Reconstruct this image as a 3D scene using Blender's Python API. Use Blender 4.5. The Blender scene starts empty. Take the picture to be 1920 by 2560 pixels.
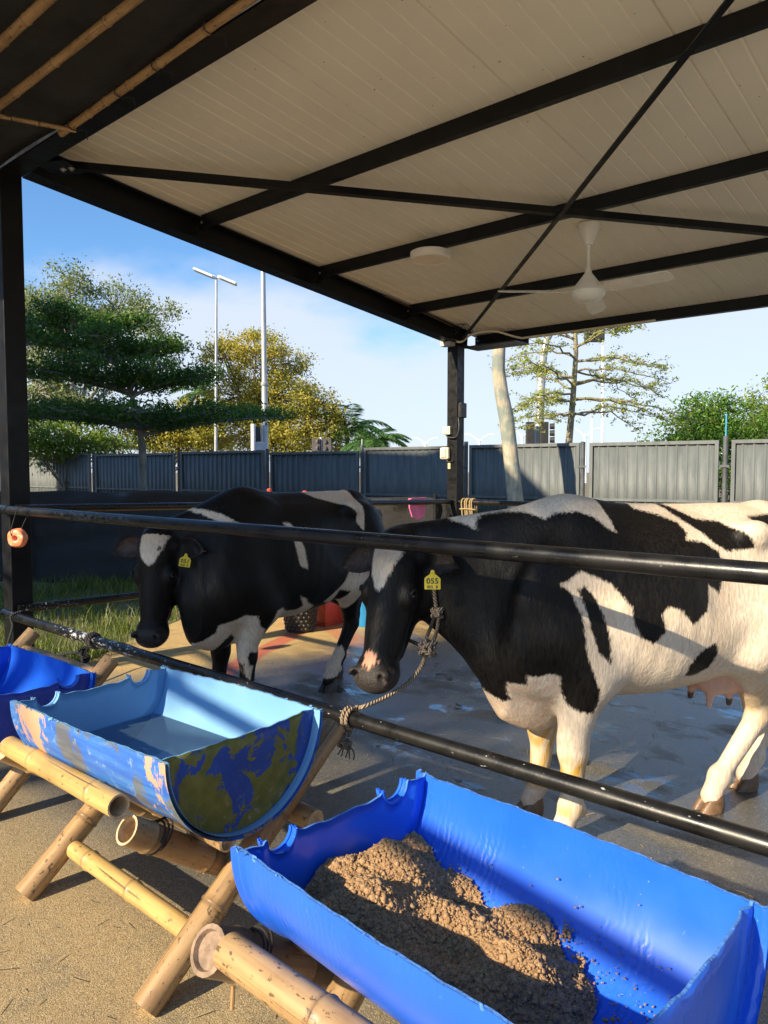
import bpy, bmesh, math, random
import numpy as np
from mathutils import Vector, Matrix

# ------------------------------------------------------------------ camera, sky, sun, exposure
SC = bpy.context.scene
COL = SC.collection
R = math.radians
CAM_H, FPX, PITCH, YAW = 1.5, 1850.0, -3.25, 41.0
cam = bpy.data.cameras.new('camera')
cam_o = bpy.data.objects.new('camera', cam)
COL.objects.link(cam_o)
cam.sensor_fit = 'HORIZONTAL'
cam.sensor_width = 36.0
cam.lens = FPX / 1920.0 * 36.0
cam.clip_start, cam.clip_end = 0.05, 2000.0
cam_o.location = (0, 0, CAM_H)
cam_o.rotation_euler = (R(90 + PITCH), 0, R(YAW))
SC.camera = cam_o

SUN_EL, SUN_TRAVEL = 27.7, 80.0            # elevation; compass angle the light travels towards (from +X)
w = bpy.data.worlds.new('World')
SC.world = w
w.use_nodes = True
nt = w.node_tree
for n in list(nt.nodes):
    nt.nodes.remove(n)
wo = nt.nodes.new('ShaderNodeOutputWorld')
bg = nt.nodes.new('ShaderNodeBackground')
sky = nt.nodes.new('ShaderNodeTexSky')
sky.sky_type = 'NISHITA'
sky.sun_disc = False
sky.sun_elevation = R(SUN_EL)
sky.sun_rotation = R(190)
sky.altitude = 0
sky.air_density = 1.0
sky.dust_density = 0.6
sky.ozone_density = 1.6
tc = nt.nodes.new('ShaderNodeTexCoord')
sep = nt.nodes.new('ShaderNodeSeparateXYZ')
nt.links.new(tc.outputs['Generated'], sep.inputs[0])
def wmath(op, a, b=None, c=None):
    m = nt.nodes.new('ShaderNodeMath'); m.operation = op
    for i, v in enumerate((a, b, c)):
        if v is None: continue
        if isinstance(v, (int, float)): m.inputs[i].default_value = v
        else: nt.links.new(v, m.inputs[i])
    return m.outputs[0]
zc = wmath('MAXIMUM', sep.outputs['Z'], 0.0)
den = wmath('ADD', zc, 0.22)
cmb = nt.nodes.new('ShaderNodeCombineXYZ')
nt.links.new(wmath('DIVIDE', sep.outputs['X'], den), cmb.inputs[0])
nt.links.new(wmath('DIVIDE', sep.outputs['Y'], den), cmb.inputs[1])
nz = nt.nodes.new('ShaderNodeTexNoise')
nz.inputs['Scale'].default_value = 1.1
nz.inputs['Detail'].default_value = 7
nz.inputs['Roughness'].default_value = 0.52
nt.links.new(cmb.outputs[0], nz.inputs['Vector'])
# cloud bank: thick near the horizon, breaking up with height
thick = nt.nodes.new('ShaderNodeMapRange'); thick.interpolation_type = 'SMOOTHSTEP'
nt.links.new(sep.outputs['Z'], thick.inputs[0])
thick.inputs[1].default_value = 0.10; thick.inputs[2].default_value = 0.36
thick.inputs[3].default_value = 0.25; thick.inputs[4].default_value = -0.16
cl = nt.nodes.new('ShaderNodeMapRange'); cl.interpolation_type = 'SMOOTHSTEP'
nt.links.new(wmath('ADD', nz.outputs['Fac'], thick.outputs[0]), cl.inputs[0])
cl.inputs[1].default_value = 0.45; cl.inputs[2].default_value = 0.68
cl.inputs[3].default_value = 0.0; cl.inputs[4].default_value = 0.82
mx = nt.nodes.new('ShaderNodeMix'); mx.data_type = 'RGBA'
nt.links.new(cl.outputs[0], mx.inputs['Factor'])
gain = nt.nodes.new('ShaderNodeMix'); gain.data_type = 'RGBA'; gain.blend_type = 'MULTIPLY'
gain.inputs['Factor'].default_value = 1.0; gain.inputs['B'].default_value = (1.05, 1.52, 1.95, 1)
nt.links.new(sky.outputs[0], gain.inputs['A']); nt.links.new(gain.outputs['Result'], mx.inputs['A'])
mx.inputs['B'].default_value = (7.4, 7.9, 9.0, 1)
nt.links.new(mx.outputs['Result'], bg.inputs['Color'])
bg.inputs['Strength'].default_value = 0.055
nt.links.new(bg.outputs[0], wo.inputs['Surface'])

sl = bpy.data.lights.new('sun', 'SUN')
sl.energy = 4.6
sl.angle = R(0.55)
sl.color = (1.0, 0.84, 0.60)
sun_o = bpy.data.objects.new('sun', sl)
COL.objects.link(sun_o)
a = R(SUN_TRAVEL)
LDIR = Vector((math.cos(a) * math.cos(R(SUN_EL)), math.sin(a) * math.cos(R(SUN_EL)), -math.sin(R(SUN_EL))))
sun_o.rotation_euler = LDIR.to_track_quat('-Z', 'Y').to_euler()
sun_o.location = (-10, -20, 20)
SC.view_settings.view_transform = 'Standard'
SC.view_settings.look = 'None'
SC.view_settings.exposure = 1.05
SC.view_settings.gamma = 1.0
SC.view_settings.use_curve_mapping = False
SC.render.engine = 'CYCLES'
SC.cycles.max_bounces = 8
SC.cycles.diffuse_bounces = 5
SC.cycles.transparent_max_bounces = 12
SC.cycles.use_denoising = True

# ------------------------------------------------------------------ layout helpers
th_, ph_ = R(YAW), R(PITCH)
FWD = np.array([-math.sin(th_) * math.cos(ph_), math.cos(th_) * math.cos(ph_), math.sin(ph_)])
RGT = np.array([math.cos(th_), math.sin(th_), 0.0])
UPV = np.cross(RGT, FWD)
EYE = np.array([0, 0, CAM_H])
def ray(px, py): return FWD + RGT * ((px - 960) / FPX) - UPV * ((py - 1280) / FPX)
def at(px, py, dep): return EYE + ray(px, py) * dep           # a survey point: photo column, row and distance
def ground(px, dep):
    p = at(px, 1175, dep); return (float(p[0]), float(p[1]), 0.0)
rng = np.random.default_rng(7)
random.seed(7)

# ------------------------------------------------------------------ object helpers
WLOC = {}
def tag(o, label=None, cat=None, group=None, kind=None):
    if label: o['label'] = label
    if cat: o['category'] = cat
    if group: o['group'] = group
    if kind: o['kind'] = kind
    return o
def thing(name, label, cat, loc=(0, 0, 0), rotz=0.0, group=None, kind=None):
    o = bpy.data.objects.new(name, None)
    o.empty_display_size = 0.2
    COL.objects.link(o)
    o.location = loc
    o.rotation_euler = (0, 0, rotz)
    WLOC[o] = np.array(loc, float)
    return tag(o, label, cat, group, kind)
def link(name, me, mat, parent=None, local=False):
    o = bpy.data.objects.new(name, me)
    COL.objects.link(o)
    for m in (mat if isinstance(mat, (list, tuple)) else [mat]):
        if m: me.materials.append(m)
    if parent is not None:
        o.parent = parent
        if not local:
            off = WLOC[parent]
            me.transform(Matrix.Translation(Vector((-off[0], -off[1], -off[2]))))
        WLOC[o] = WLOC[parent]
    else:
        WLOC[o] = np.zeros(3)
    return o
def npmesh(name, V, F, smooth=True, attrs=None, mat_idx=None):
    """V (n,3); F (m,4) or (m,3) int array"""
    me = bpy.data.meshes.new(name)
    V = np.asarray(V, np.float32); F = np.asarray(F, np.int32)
    m, k = F.shape
    me.vertices.add(len(V)); me.vertices.foreach_set('co', V.ravel())
    me.loops.add(m * k); me.loops.foreach_set('vertex_index', F.ravel())
    me.polygons.add(m)
    me.polygons.foreach_set('loop_start', np.arange(0, m * k, k, dtype=np.int32))
    me.polygons.foreach_set('loop_total', np.full(m, k, np.int32))
    if mat_idx is not None: me.polygons.foreach_set('material_index', np.asarray(mat_idx, np.int32))
    me.update(calc_edges=True)
    me.validate()
    if smooth: me.polygons.foreach_set('use_smooth', np.ones(len(me.polygons), bool))
    for nme, arr in (attrs or {}).items():
        arr = np.asarray(arr, np.float32)
        if arr.ndim == 1:
            at_ = me.attributes.new(nme, 'FLOAT', 'POINT'); at_.data.foreach_set('value', arr)
        elif arr.shape[1] == 3:
            at_ = me.attributes.new(nme, 'FLOAT_VECTOR', 'POINT'); at_.data.foreach_set('vector', arr.ravel())
        else:
            at_ = me.attributes.new(nme, 'FLOAT_COLOR', 'POINT'); at_.data.foreach_set('color', arr.ravel())
    return me

class MB:
    """collects vertices and faces of ONE part"""
    def __init__(s): s.v = []; s.f = []; s.m = []; s.tv = []
    def add(s, vs, fs, mi=0, tv=None):
        b = len(s.v)
        s.v += [tuple(map(float, p)) for p in vs]
        s.tv += [tuple(map(float, p)) for p in (tv if tv is not None else vs)]
        for f in fs: s.f.append(tuple(i + b for i in f)); s.m.append(mi)
    def box(s, lo, hi, mi=0):
        x0, y0, z0 = lo; x1, y1, z1 = hi
        s.add([(x0, y0, z0), (x1, y0, z0), (x1, y1, z0), (x0, y1, z0), (x0, y0, z1), (x1, y0, z1), (x1, y1, z1), (x0, y1, z1)],
              [(0, 3, 2, 1), (4, 5, 6, 7), (0, 1, 5, 4), (1, 2, 6, 5), (2, 3, 7, 6), (3, 0, 4, 7)], mi)
        return s
    def obox(s, c, ax, ay, az, mi=0):
        """oriented box: centre, three half-axis vectors"""
        c, ax, ay, az = (np.array(q, float) for q in (c, ax, ay, az))
        P = [c + i * ax + j * ay + k * az for k in (-1, 1) for j in (-1, 1) for i in (-1, 1)]
        s.add(P, [(0, 2, 3, 1), (4, 5, 7, 6), (0, 1, 5, 4), (1, 3, 7, 5), (3, 2, 6, 7), (2, 0, 4, 6)], mi)
        return s
    def bar(s, p0, p1, wd, ht, up=(0, 0, 1), mi=0):
        """rectangular bar between two points"""
        p0, p1, up = np.array(p0, float), np.array(p1, float), np.array(up, float)
        d = p1 - p0; L = np.linalg.norm(d); d /= L
        sd = np.cross(d, up); sd /= np.linalg.norm(sd); u = np.cross(sd, d)
        return s.obox((p0 + p1) / 2, d * L / 2, sd * wd / 2, u * ht / 2, mi)
    def tube(s, pts, rad, n=12, mi=0, caps=True):
        pts = np.array(pts, float); k = len(pts)
        rad = np.full(k, rad, float) if np.isscalar(rad) else np.array(rad, float)
        T = np.gradient(pts, axis=0); T /= np.linalg.norm(T, axis=1)[:, None] + 1e-12
        ref = np.array([0, 0, 1.0]) if abs(T[0][2]) < 0.9 else np.array([1.0, 0, 0])
        A = np.cross(T[0], ref); A /= np.linalg.norm(A)
        vs, tv = [], []; L = 0
        for i in range(k):
            if i:
                L += np.linalg.norm(pts[i] - pts[i - 1])
                A = A - T[i] * (A @ T[i]); A /= np.linalg.norm(A)
            B = np.cross(T[i], A)
            for j in range(n):
                an = 2 * math.pi * j / n
                q = math.cos(an) * A + math.sin(an) * B
                vs.append(pts[i] + q * rad[i]); tv.append((math.cos(an) * max(rad), math.sin(an) * max(rad), L))
        fs = [(i * n + j, i * n + (j + 1) % n, (i + 1) * n + (j + 1) % n, (i + 1) * n + j) for i in range(k - 1) for j in range(n)]
        if caps: fs += [tuple(range(n - 1, -1, -1)), tuple((k - 1) * n + j for j in range(n))]
        s.add(vs, fs, mi, tv); return s
    def lathe(s, prof, c=(0, 0, 0), n=24, mi=0, axis=None):
        """profile of (radius, height) round a vertical axis or the given axis"""
        c = np.array(c, float)
        if axis is None: A, B, Z = np.array([1., 0, 0]), np.array([0, 1., 0]), np.array([0, 0, 1.])
        else:
            Z = np.array(axis, float); Z /= np.linalg.norm(Z)
            A = np.cross(Z, [0, 0, 1.] if abs(Z[2]) < .9 else [1., 0, 0]); A /= np.linalg.norm(A); B = np.cross(Z, A)
        vs = [c + (math.cos(2 * math.pi * j / n) * A + math.sin(2 * math.pi * j / n) * B) * r + Z * h for r, h in prof for j in range(n)]
        tv = [(math.cos(2 * math.pi * j / n) * r, math.sin(2 * math.pi * j / n) * r, h) for r, h in prof for j in range(n)]
        fs = [(i * n + j, i * n + (j + 1) % n, (i + 1) * n + (j + 1) % n, (i + 1) * n + j) for i in range(len(prof) - 1) for j in range(n)]
        if prof[0][0] > 1e-6: fs.append(tuple(range(n - 1, -1, -1)))
        if prof[-1][0] > 1e-6: fs.append(tuple((len(prof) - 1) * n + j for j in range(n)))
        s.add(vs, fs, mi, tv); return s
    def mesh(s, name, smooth=False, ang=35):
        me = bpy.data.meshes.new(name)
        me.from_pydata(s.v, [], s.f)
        me.polygons.foreach_set('material_index', s.m)
        a_ = me.attributes.new('tv', 'FLOAT_VECTOR', 'POINT')
        a_.data.foreach_set('vector', np.array(s.tv, np.float32).ravel())
        if smooth:
            me.polygons.foreach_set('use_smooth', [True] * len(me.polygons))
            try: me.set_sharp_from_angle(angle=R(ang))
            except Exception: pass
        me.update()
        return me
    def build(s, name, mat, parent=None, smooth=False, ang=35, local=False):
        return link(name, s.mesh(name, smooth, ang), mat, parent, local)
def bevel(o, wd=0.004, seg=2):
    m = o.modifiers.new('bevel', 'BEVEL'); m.width = wd; m.segments = seg; m.limit_method = 'ANGLE'; m.angle_limit = R(40)
    return o

# ------------------------------------------------------------------ materials
class N:
    """tiny node-graph helper"""
    def __init__(s, name):
        s.m = bpy.data.materials.new(name); s.m.use_nodes = True; s.t = s.m.node_tree
        for n in list(s.t.nodes): s.t.nodes.remove(n)
        s.out = s.t.nodes.new('ShaderNodeOutputMaterial')
        s.b = s.t.nodes.new('ShaderNodeBsdfPrincipled')
        s.t.links.new(s.b.outputs[0], s.out.inputs['Surface'])
    def new(s, t): return s.t.nodes.new(t)
    def put(s, sock, v):
        if v is None: return
        if isinstance(v, bpy.types.NodeSocket): s.t.links.new(v, sock)
        elif isinstance(v, (tuple, list)) and len(v) == 3 and sock.type == 'RGBA': sock.default_value = (*v, 1)
        else: sock.default_value = v
    def set(s, **k):
        for q, v in k.items(): s.put(s.b.inputs[q.replace('_', ' ')], v)
        return s
    def obj(s): return s.new('ShaderNodeTexCoord').outputs['Object']
    def world(s): return s.new('ShaderNodeNewGeometry').outputs['Position']
    def attr(s, n, o='Vector'):
        a = s.new('ShaderNodeAttribute'); a.attribute_name = n; return a.outputs[o]
    def map(s, v, scale=(1, 1, 1), loc=(0, 0, 0), rot=(0, 0, 0)):
        m = s.new('ShaderNodeMapping'); s.t.links.new(v, m.inputs[0])
        m.inputs['Scale'].default_value = scale; m.inputs['Location'].default_value = loc; m.inputs['Rotation'].default_value = rot
        return m.outputs[0]
    def noise(s, v, scale=5, det=4, rough=.55, dist=0, o='Fac'):
        n = s.new('ShaderNodeTexNoise'); s.t.links.new(v, n.inputs['Vector'])
        n.inputs['Scale'].default_value = scale; n.inputs['Detail'].default_value = det
        n.inputs['Roughness'].default_value = rough; n.inputs['Distortion'].default_value = dist
        return n.outputs[o]
    def voro(s, v, scale=5, o='Distance', feat='F1'):
        n = s.new('ShaderNodeTexVoronoi'); n.feature = feat; s.t.links.new(v, n.inputs['Vector']); n.inputs['Scale'].default_value = scale
        return n.outputs[o]
    def math(s, op, a, b=None, c=None, clamp=False):
        m = s.new('ShaderNodeMath'); m.operation = op; m.use_clamp = clamp
        for i, v in enumerate((a, b, c)): s.put(m.inputs[i], v)
        return m.outputs[0]
    def ramp(s, v, lo, hi, a=0.0, b=1.0, smooth=True):
        m = s.new('ShaderNodeMapRange'); m.interpolation_type = 'SMOOTHSTEP' if smooth else 'LINEAR'
        s.put(m.inputs[0], v); m.inputs[1].default_value = lo; m.inputs[2].default_value = hi
        m.inputs[3].default_value = a; m.inputs[4].default_value = b
        return m.outputs[0]
    def mix(s, f, a, b):
        m = s.new('ShaderNodeMix'); m.data_type = 'RGBA'
        s.put(m.inputs['Factor'], f); s.put(m.inputs['A'], a); s.put(m.inputs['B'], b)
        return m.outputs['Result']
    def sep(s, v):
        n = s.new('ShaderNodeSeparateXYZ'); s.t.links.new(v, n.inputs[0]); return n.outputs
    def bump(s, h, strength=.3, dist=.01, normal=None):
        n = s.new('ShaderNodeBump'); n.inputs['Strength'].default_value = strength; n.inputs['Distance'].default_value = dist
        s.t.links.new(h, n.inputs['Height'])
        if normal is not None: s.t.links.new(normal, n.inputs['Normal'])
        s.t.links.new(n.outputs[0], s.b.inputs['Normal']); return n.outputs[0]
MATS = {}
def plain(name, col, rough=.5, var=.15, scale=8, metal=0.0, bump=0.0, bscale=60, **kw):
    """a flat paint or plastic with blotchy wear in colour and gloss"""
    if name in MATS: return MATS[name]
    g = N(name); co = g.obj()
    n1 = g.noise(co, scale, 5)
    c2 = tuple(min(1, c * (1 + var)) for c in col); c1 = tuple(c * (1 - var) for c in col)
    g.set(Base_Color=g.mix(g.ramp(n1, .3, .7), c1, c2), Roughness=g.ramp(g.noise(co, scale * 3, 3), .3, .7, max(0, rough - .1), min(1, rough + .1)), Metallic=metal)
    if bump: g.bump(g.noise(co, bscale, 3), bump, .004)
    g.set(**kw)
    MATS[name] = g.m
    return g.m
# ------------------------------------------------------------------ ground
def m_soil():
    g = N('soil'); p = g.world()
    n = g.noise(p, 1.3, 6, .6); f = g.noise(p, 22, 5, .7)
    c = g.mix(g.ramp(n, .35, .65), (.20, .15, .095), (.13, .13, .06))
    c = g.mix(g.ramp(f, .35, .75), c, (.27, .21, .135))
    g.set(Base_Color=c, Roughness=.95); g.bump(f, .8, .03)
    return g.m
def m_floor():
    """worn concrete with old yellow, red and blue play paint; wet inside the pen"""
    g = N('painted_concrete'); p = g.world(); x, y, z = g.sep(p)
    big = g.noise(p, .9, 5, .6); mid = g.noise(p, 4.5, 6, .65); fine = g.noise(p, 190, 3, .7); grit = g.voro(p, 260)
    grey = g.mix(g.ramp(mid, .3, .7), (.11, .108, .095), (.19, .178, .15))
    dry = g.math('MAXIMUM', g.ramp(x, -.1, .7), g.ramp(y, .2, -.5))          # unseen slab beyond the pen, made pale to bounce light to the ceiling
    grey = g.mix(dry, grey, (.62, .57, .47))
    yel = g.mix(g.ramp(mid, .3, .75), (.64, .43, .15), (.48, .32, .12))
    # the old yellow field lies along the left side of the pen and in front of the rails
    left = g.ramp(g.math('ADD', g.math('ADD', x, g.math('MULTIPLY', y, -.55)), g.math('MULTIPLY', big, 1.0)), -6.35, -5.55, 1, 0)
    front = g.math('MULTIPLY', g.ramp(g.math('ADD', y, g.math('MULTIPLY', mid, .5)), 1.35, 1.95, 1, 0), g.ramp(mid, .25, .6, .25, .62))
    paint = g.math('MAXIMUM', left, front)
    c = g.mix(paint, grey, yel)
    # faded red and blue bands
    def band(nx, ny, off, wd, col, c, k):
        d = g.math('ABSOLUTE', g.math('SUBTRACT', g.math('ADD', g.math('MULTIPLY', x, nx), g.math('MULTIPLY', y, ny)), off))
        m = g.math('MULTIPLY', g.ramp(g.math('ADD', d, g.math('MULTIPLY', mid, .12)), wd, wd + .05, 1, 0), k)
        m = g.math('MULTIPLY', m, g.ramp(x, -3.6, -3.9, 0, 1))
        return g.mix(m, c, col)
    c = band(.42, .91, 2.42, .16, (.55, .10, .05), c, .55)
    c = band(.42, .91, 2.95, .10, (.05, .17, .45), c, .6)
    c = band(.9, .42, -2.62, .12, (.55, .07, .04), c, .8)
    cell = g.sep(g.voro(p, 330, 'Color'))[0]
    c = g.mix(g.ramp(cell, 0, .45, .62, 0), c, (.055, .048, .032)); c = g.mix(g.ramp(cell, .72, 1, 0, .5), c, (.62, .53, .36))
    c = g.mix(g.ramp(g.noise(p, 60, 4, .7), .56, .70, .0, .5), c, (.07, .06, .04))
    c = g.mix(g.ramp(g.noise(p, 14, 5, .65), .60, .72, 0, .35), c, (.10, .09, .06))
    # wet film over the pen, dry patches left in it
    inpen = g.math('MULTIPLY', g.ramp(g.math('ADD', y, g.math('MULTIPLY', big, .6)), 1.6, 2.1), g.ramp(g.math('ADD', x, g.math('MULTIPLY', big, .9)), -4.4, -3.6))
    wet = g.math('MULTIPLY', inpen, g.ramp(g.noise(g.map(p, (1, 1.6, 1)), 1.5, 5, .6), .30, .50))
    pud = g.math('MULTIPLY', inpen, g.ramp(g.noise(g.map(p, (1, 1.5, 1), (3, 1, 0)), 2.1, 5, .62), .56, .62))
    damp = g.math('MULTIPLY', g.ramp(mid, .40, .66), g.ramp(y, 1.0, 1.7, .25, .0))
    wet = g.math('MAXIMUM', wet, damp)
    c = g.mix(g.math('MULTIPLY', wet, .8), c, g.mix(.55, c, (.030, .032, .036)))
    dung = g.math('MULTIPLY', inpen, g.ramp(g.noise(p, 7, 5, .6), .69, .73))
    c = g.mix(dung, c, (.03, .028, .012))
    r = g.math('SUBTRACT', g.ramp(wet, 0, 1, .85, .25), g.math('MULTIPLY', pud, .2))
    g.set(Base_Color=c, Roughness=r, Specular_IOR_Level=.5, Coat_Weight=g.math('MULTIPLY', wet, .85), Coat_Roughness=g.ramp(pud, 0, 1, .13, .03), Coat_IOR=1.4)
    cb_ = g.new('ShaderNodeBump'); cb_.inputs['Strength'].default_value = .42; cb_.inputs['Distance'].default_value = .006
    g.t.links.new(g.math('MULTIPLY', g.math('ADD', g.noise(p, 60, 3, .6), g.noise(p, 210, 3, .7)), g.math('SUBTRACT', 1.0, pud)), cb_.inputs['Height']); g.t.links.new(cb_.outputs[0], g.b.inputs['Coat Normal'])
    h = g.math('ADD', g.math('MULTIPLY', fine, .5), g.math('MULTIPLY', grit, -.5))
    h = g.math('MULTIPLY', h, g.math('SUBTRACT', 1.0, g.math('MAXIMUM', g.math('MULTIPLY', pud, .95), g.math('MULTIPLY', wet, .55))))
    g.bump(h, .45, .006)
    return g.m
SOIL, FLOOR = m_soil(), m_floor()
xs = np.linspace(-400, 400, 41); V = []; 
for yy in xs:
    for xx in xs: V.append((xx, yy, -.05))
F = [(j * 41 + i, j * 41 + i + 1, (j + 1) * 41 + i + 1, (j + 1) * 41 + i) for j in range(40) for i in range(40)]
tag(link('ground', npmesh('ground', V, F, False), SOIL), 'bare soil and grass ground around the cattle pen', None, None, 'structure')
# the concrete slab with its slanted left edge
edge = [(9, -14), (9, 9.2), (-6.9, 9.2), (-7.0, 5.6), (-6.35, 4.2), (-5.98, 3.50), (-5.53, 2.85), (-5.19, 2.40), (-5.05, 1.9), (-5.6, -1.0), (-7, -14)]
bm = bmesh.new()
top = [bm.verts.new((x, y, 0)) for x, y in edge]; bot = [bm.verts.new((x, y, -.12)) for x, y in edge]
bm.faces.new(top)
for i in range(len(edge)):
    j = (i + 1) % len(edge)
    bm.faces.new((top[j], top[i], bot[i], bot[j]))
me = bpy.data.meshes.new('pavement'); bm.to_mesh(me); bm.free()
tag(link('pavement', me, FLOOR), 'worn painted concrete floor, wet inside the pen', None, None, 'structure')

# ------------------------------------------------------------------ cattle shed: posts, beams, purlins, panels, bracing
STEEL = plain('black_steel_paint', (.0055, .0060, .0075), .42, .3, 4, Specular_IOR_Level=.28)
def m_ceil():
    g = N('cream_panel'); p = g.obj()
    c = g.mix(g.ramp(g.noise(p, 1.6, 5, .6), .3, .75), (.82, .78, .68), (.87, .83, .73))
    c = g.mix(g.ramp(g.noise(p, 38, 2, .5), .74, .78), c, (.2, .15, .1))
    g.set(Base_Color=c, Roughness=g.ramp(g.noise(p, 3, 3), .3, .7, .30, .42)); return g.m
CEIL = m_ceil()
SL = .1075
def zc_(y): return 3.765 - SL * (y - 2.29)           # underside of the roof panels
def zb_(y): return 3.565 - SL * (y - 2.29)           # underside of the rafters
shed = thing('cattle_shed', 'open cattle shed with black steel frame and cream panelled lean-to roof', 'shed', (-5.3, 2.28, 0))
def hbeam(mb, p0, p1, wd, ht, up):
    """I section between two points given on its lower edge centre"""
    p0, p1, up = np.array(p0, float), np.array(p1, float), np.array(up, float)
    t = .012
    mb.bar(p0 + up * t / 2, p1 + up * t / 2, wd, t, up)
    mb.bar(p0 + up * (ht - t / 2), p1 + up * (ht - t / 2), wd, t, up)
    mb.bar(p0 + up * ht / 2, p1 + up * ht / 2, .012, ht - 2 * t - .001, up)
nrm = np.array([0, SL, 1.0]); nrm /= np.linalg.norm(nrm)
for X in (-5.3, 0.02, 5.27):
    XN, XF = (-5.36, -5.275) if X < -5 else (X, X)
    m = MB(); hbeam(m, (XN, 2.36, zb_(2.36)), (XF, 7.62, zb_(7.62)), .15, .19, nrm); m.build('rafter', STEEL, shed)
    for Y in (2.28, 7.43):
        X = (-5.5 if Y < 3 else -5.30) if X < -5 else X
        m = MB(); h = zb_(Y) - .005
        m.box((X - .075, Y - .075, 0), (X + .075, Y + .075, h))
        m.box((X - .12, Y - .12, .0), (X + .12, Y + .12, .014))
        bevel(m.build('post', STEEL, shed), .006)
m = MB(); hbeam(m, (-5.60, 2.275, 3.556), (6.0, 2.275, 3.556), .15, .21, (0, 0, 1)); m.build('front_beam', STEEL, shed)
def cpurlin(Y):
    m = MB(); z = zc_(Y) - .002; x0, x1 = -5.25, 6.0
    m.box((x0, Y, z - .10), (x1, Y + .006, z))                       # web facing the front
    m.box((x0, Y + .0065, z - .10), (x1, Y + .05, z - .094)); m.box((x0, Y + .0065, z - .012), (x1, Y + .05, z - .007))
    m.box((x0, Y + .0445, z - .0935), (x1, Y + .05, z - .08))
    return m.build('purlin', STEEL, shed)
for Y in (3.73, 5.08, 6.43): cpurlin(Y)
m = MB(); z = zc_(7.80); m.box((-5.25, 7.80, z - .11), (6, 7.87, z - .002)); m.build('eave_beam', STEEL, shed)
m = MB(); m.box((-5.36, 7.66, zb_(7.7) + .03), (-4.62, 7.98, zb_(7.7) + .045)); m.box((-5.36, 7.98, zb_(7.7) + .03), (-4.62, 7.99, zb_(7.7) + .12)); m.build('gutter_end', plain('dark_slate_metal', (.05, .06, .075), .45), shed)
# roof panels, each with shallow pressed ribs
roof = MB(); roof.box((-5.42, 2.18, 3.905), (6.05, 2.19, 3.97)); 
ro = roof.build('roof', plain('grey_roof_edge', (.25, .26, .27), .5), shed)
x = -4.895 - .88
while x < 6.0:
    xa, xb = x + .0015, min(x + .88, 6.02) - .0015
    if xa < -5.32: xa = -5.32
    prof = []
    n = 7; pw = .88 / n
    for i in range(n + 1):
        xx = x + i * pw
        for dx, dz in ((-.010, 0), (-.005, .007), (.005, .007), (.010, 0)):
            if xa < xx + dx < xb: prof.append((xx + dx, dz))
    prof = [(xa, 0)] + prof + [(xb, 0)]
    vs = []; k = len(prof)
    for Y in (2.19, 7.95):
        vs += [(px_, Y, zc_(Y) + dz) for px_, dz in prof]
        vs += [(px_, Y, zc_(Y) + .12) for px_, dz in prof]
    m = MB(); fs = []
    for i in range(k - 1):
        fs += [(i, i + 1, 2 * k + i + 1, 2 * k + i), (k + i, 3 * k + i, 3 * k + i + 1, k + i + 1), (i, k + i, k + i + 1, i + 1), (2 * k + i, 2 * k + i + 1, 3 * k + i + 1, 3 * k + i)]
    fs += [(0, 2 * k, 3 * k, k), (k - 1, 2 * k - 1, 4 * k - 1, 3 * k - 1)]
    m.add(vs, fs); m.build('panel', CEIL, ro)
    x += .88
for Y in (3.73, 5.08, 6.43, 7.80):
    for X in (-5.27, 0.12):
        m = MB(); z = zc_(Y); m.box((X + .004, Y - .055, z - .16), (X + .085, Y - .002, z - .152)); m.box((X + .004, Y - .010, z - .1515), (X + .085, Y - .003, z - .03)); m.build('cleat', STEEL, shed)
        m = MB(); m.lathe([(.011, 0), (.011, .008), (.001, .009)], (X + .045, Y - .010, z - .07), 6, 0, (0, -1, 0)); m.build('bolt', plain('zinc', (.5, .5, .48), .35, metal=.8), shed)
# cross bracing: two flat angle bars under the purlins
def angle(p0, p1, wd=.048, flat=False):
    m = MB(); up = nrm
    m.bar(p0, p1, wd, .006 if not flat else .012, up)
    if flat: return m
    d = np.array(p1, float) - np.array(p0, float); d /= np.linalg.norm(d); s_ = np.cross(d, up)
    m.bar(np.array(p0) + s_ * (wd / 2 - .004) + up * .0255, np.array(p1) + s_ * (wd / 2 - .004) + up * .0255, .006, .044, up)
    return m
for x0, x1 in ((-5.18, -.02), (.06, 5.2)):
    angle((x0, 2.42, zc_(2.42) - .165), (x1, 7.36, zc_(7.36) - .165)).build('brace', STEEL, shed)
    angle((x0, 7.36, zc_(7.36) - .185), (x1, 2.42, zc_(2.42) - .185), .034, True).build('brace', STEEL, shed)
m = MB(); m.obox((-5.10, 2.47, 3.572), (.10, .05, 0), (-.05, .10, 0), (0, 0, .004)); m.build('gusset', STEEL, shed)
for dx, dy in ((-.03, .02), (.03, .05)):
    m = MB(); m.lathe([(.0, -.012), (.012, -.012), (.012, 0), (.024, .0), (.024, .004)], (-5.06 + dx, 2.47 + dy, 3.562), 6); m.build('bolt', plain('zinc', (.5, .5, .48), .35, metal=.8), shed)
m = MB(); m.box((-5.40, 7.24, 2.985), (-5.25, 7.34, 3.06)); m.build('bracket', plain('grey_plastic', (.42, .43, .44), .5), shed)

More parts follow.
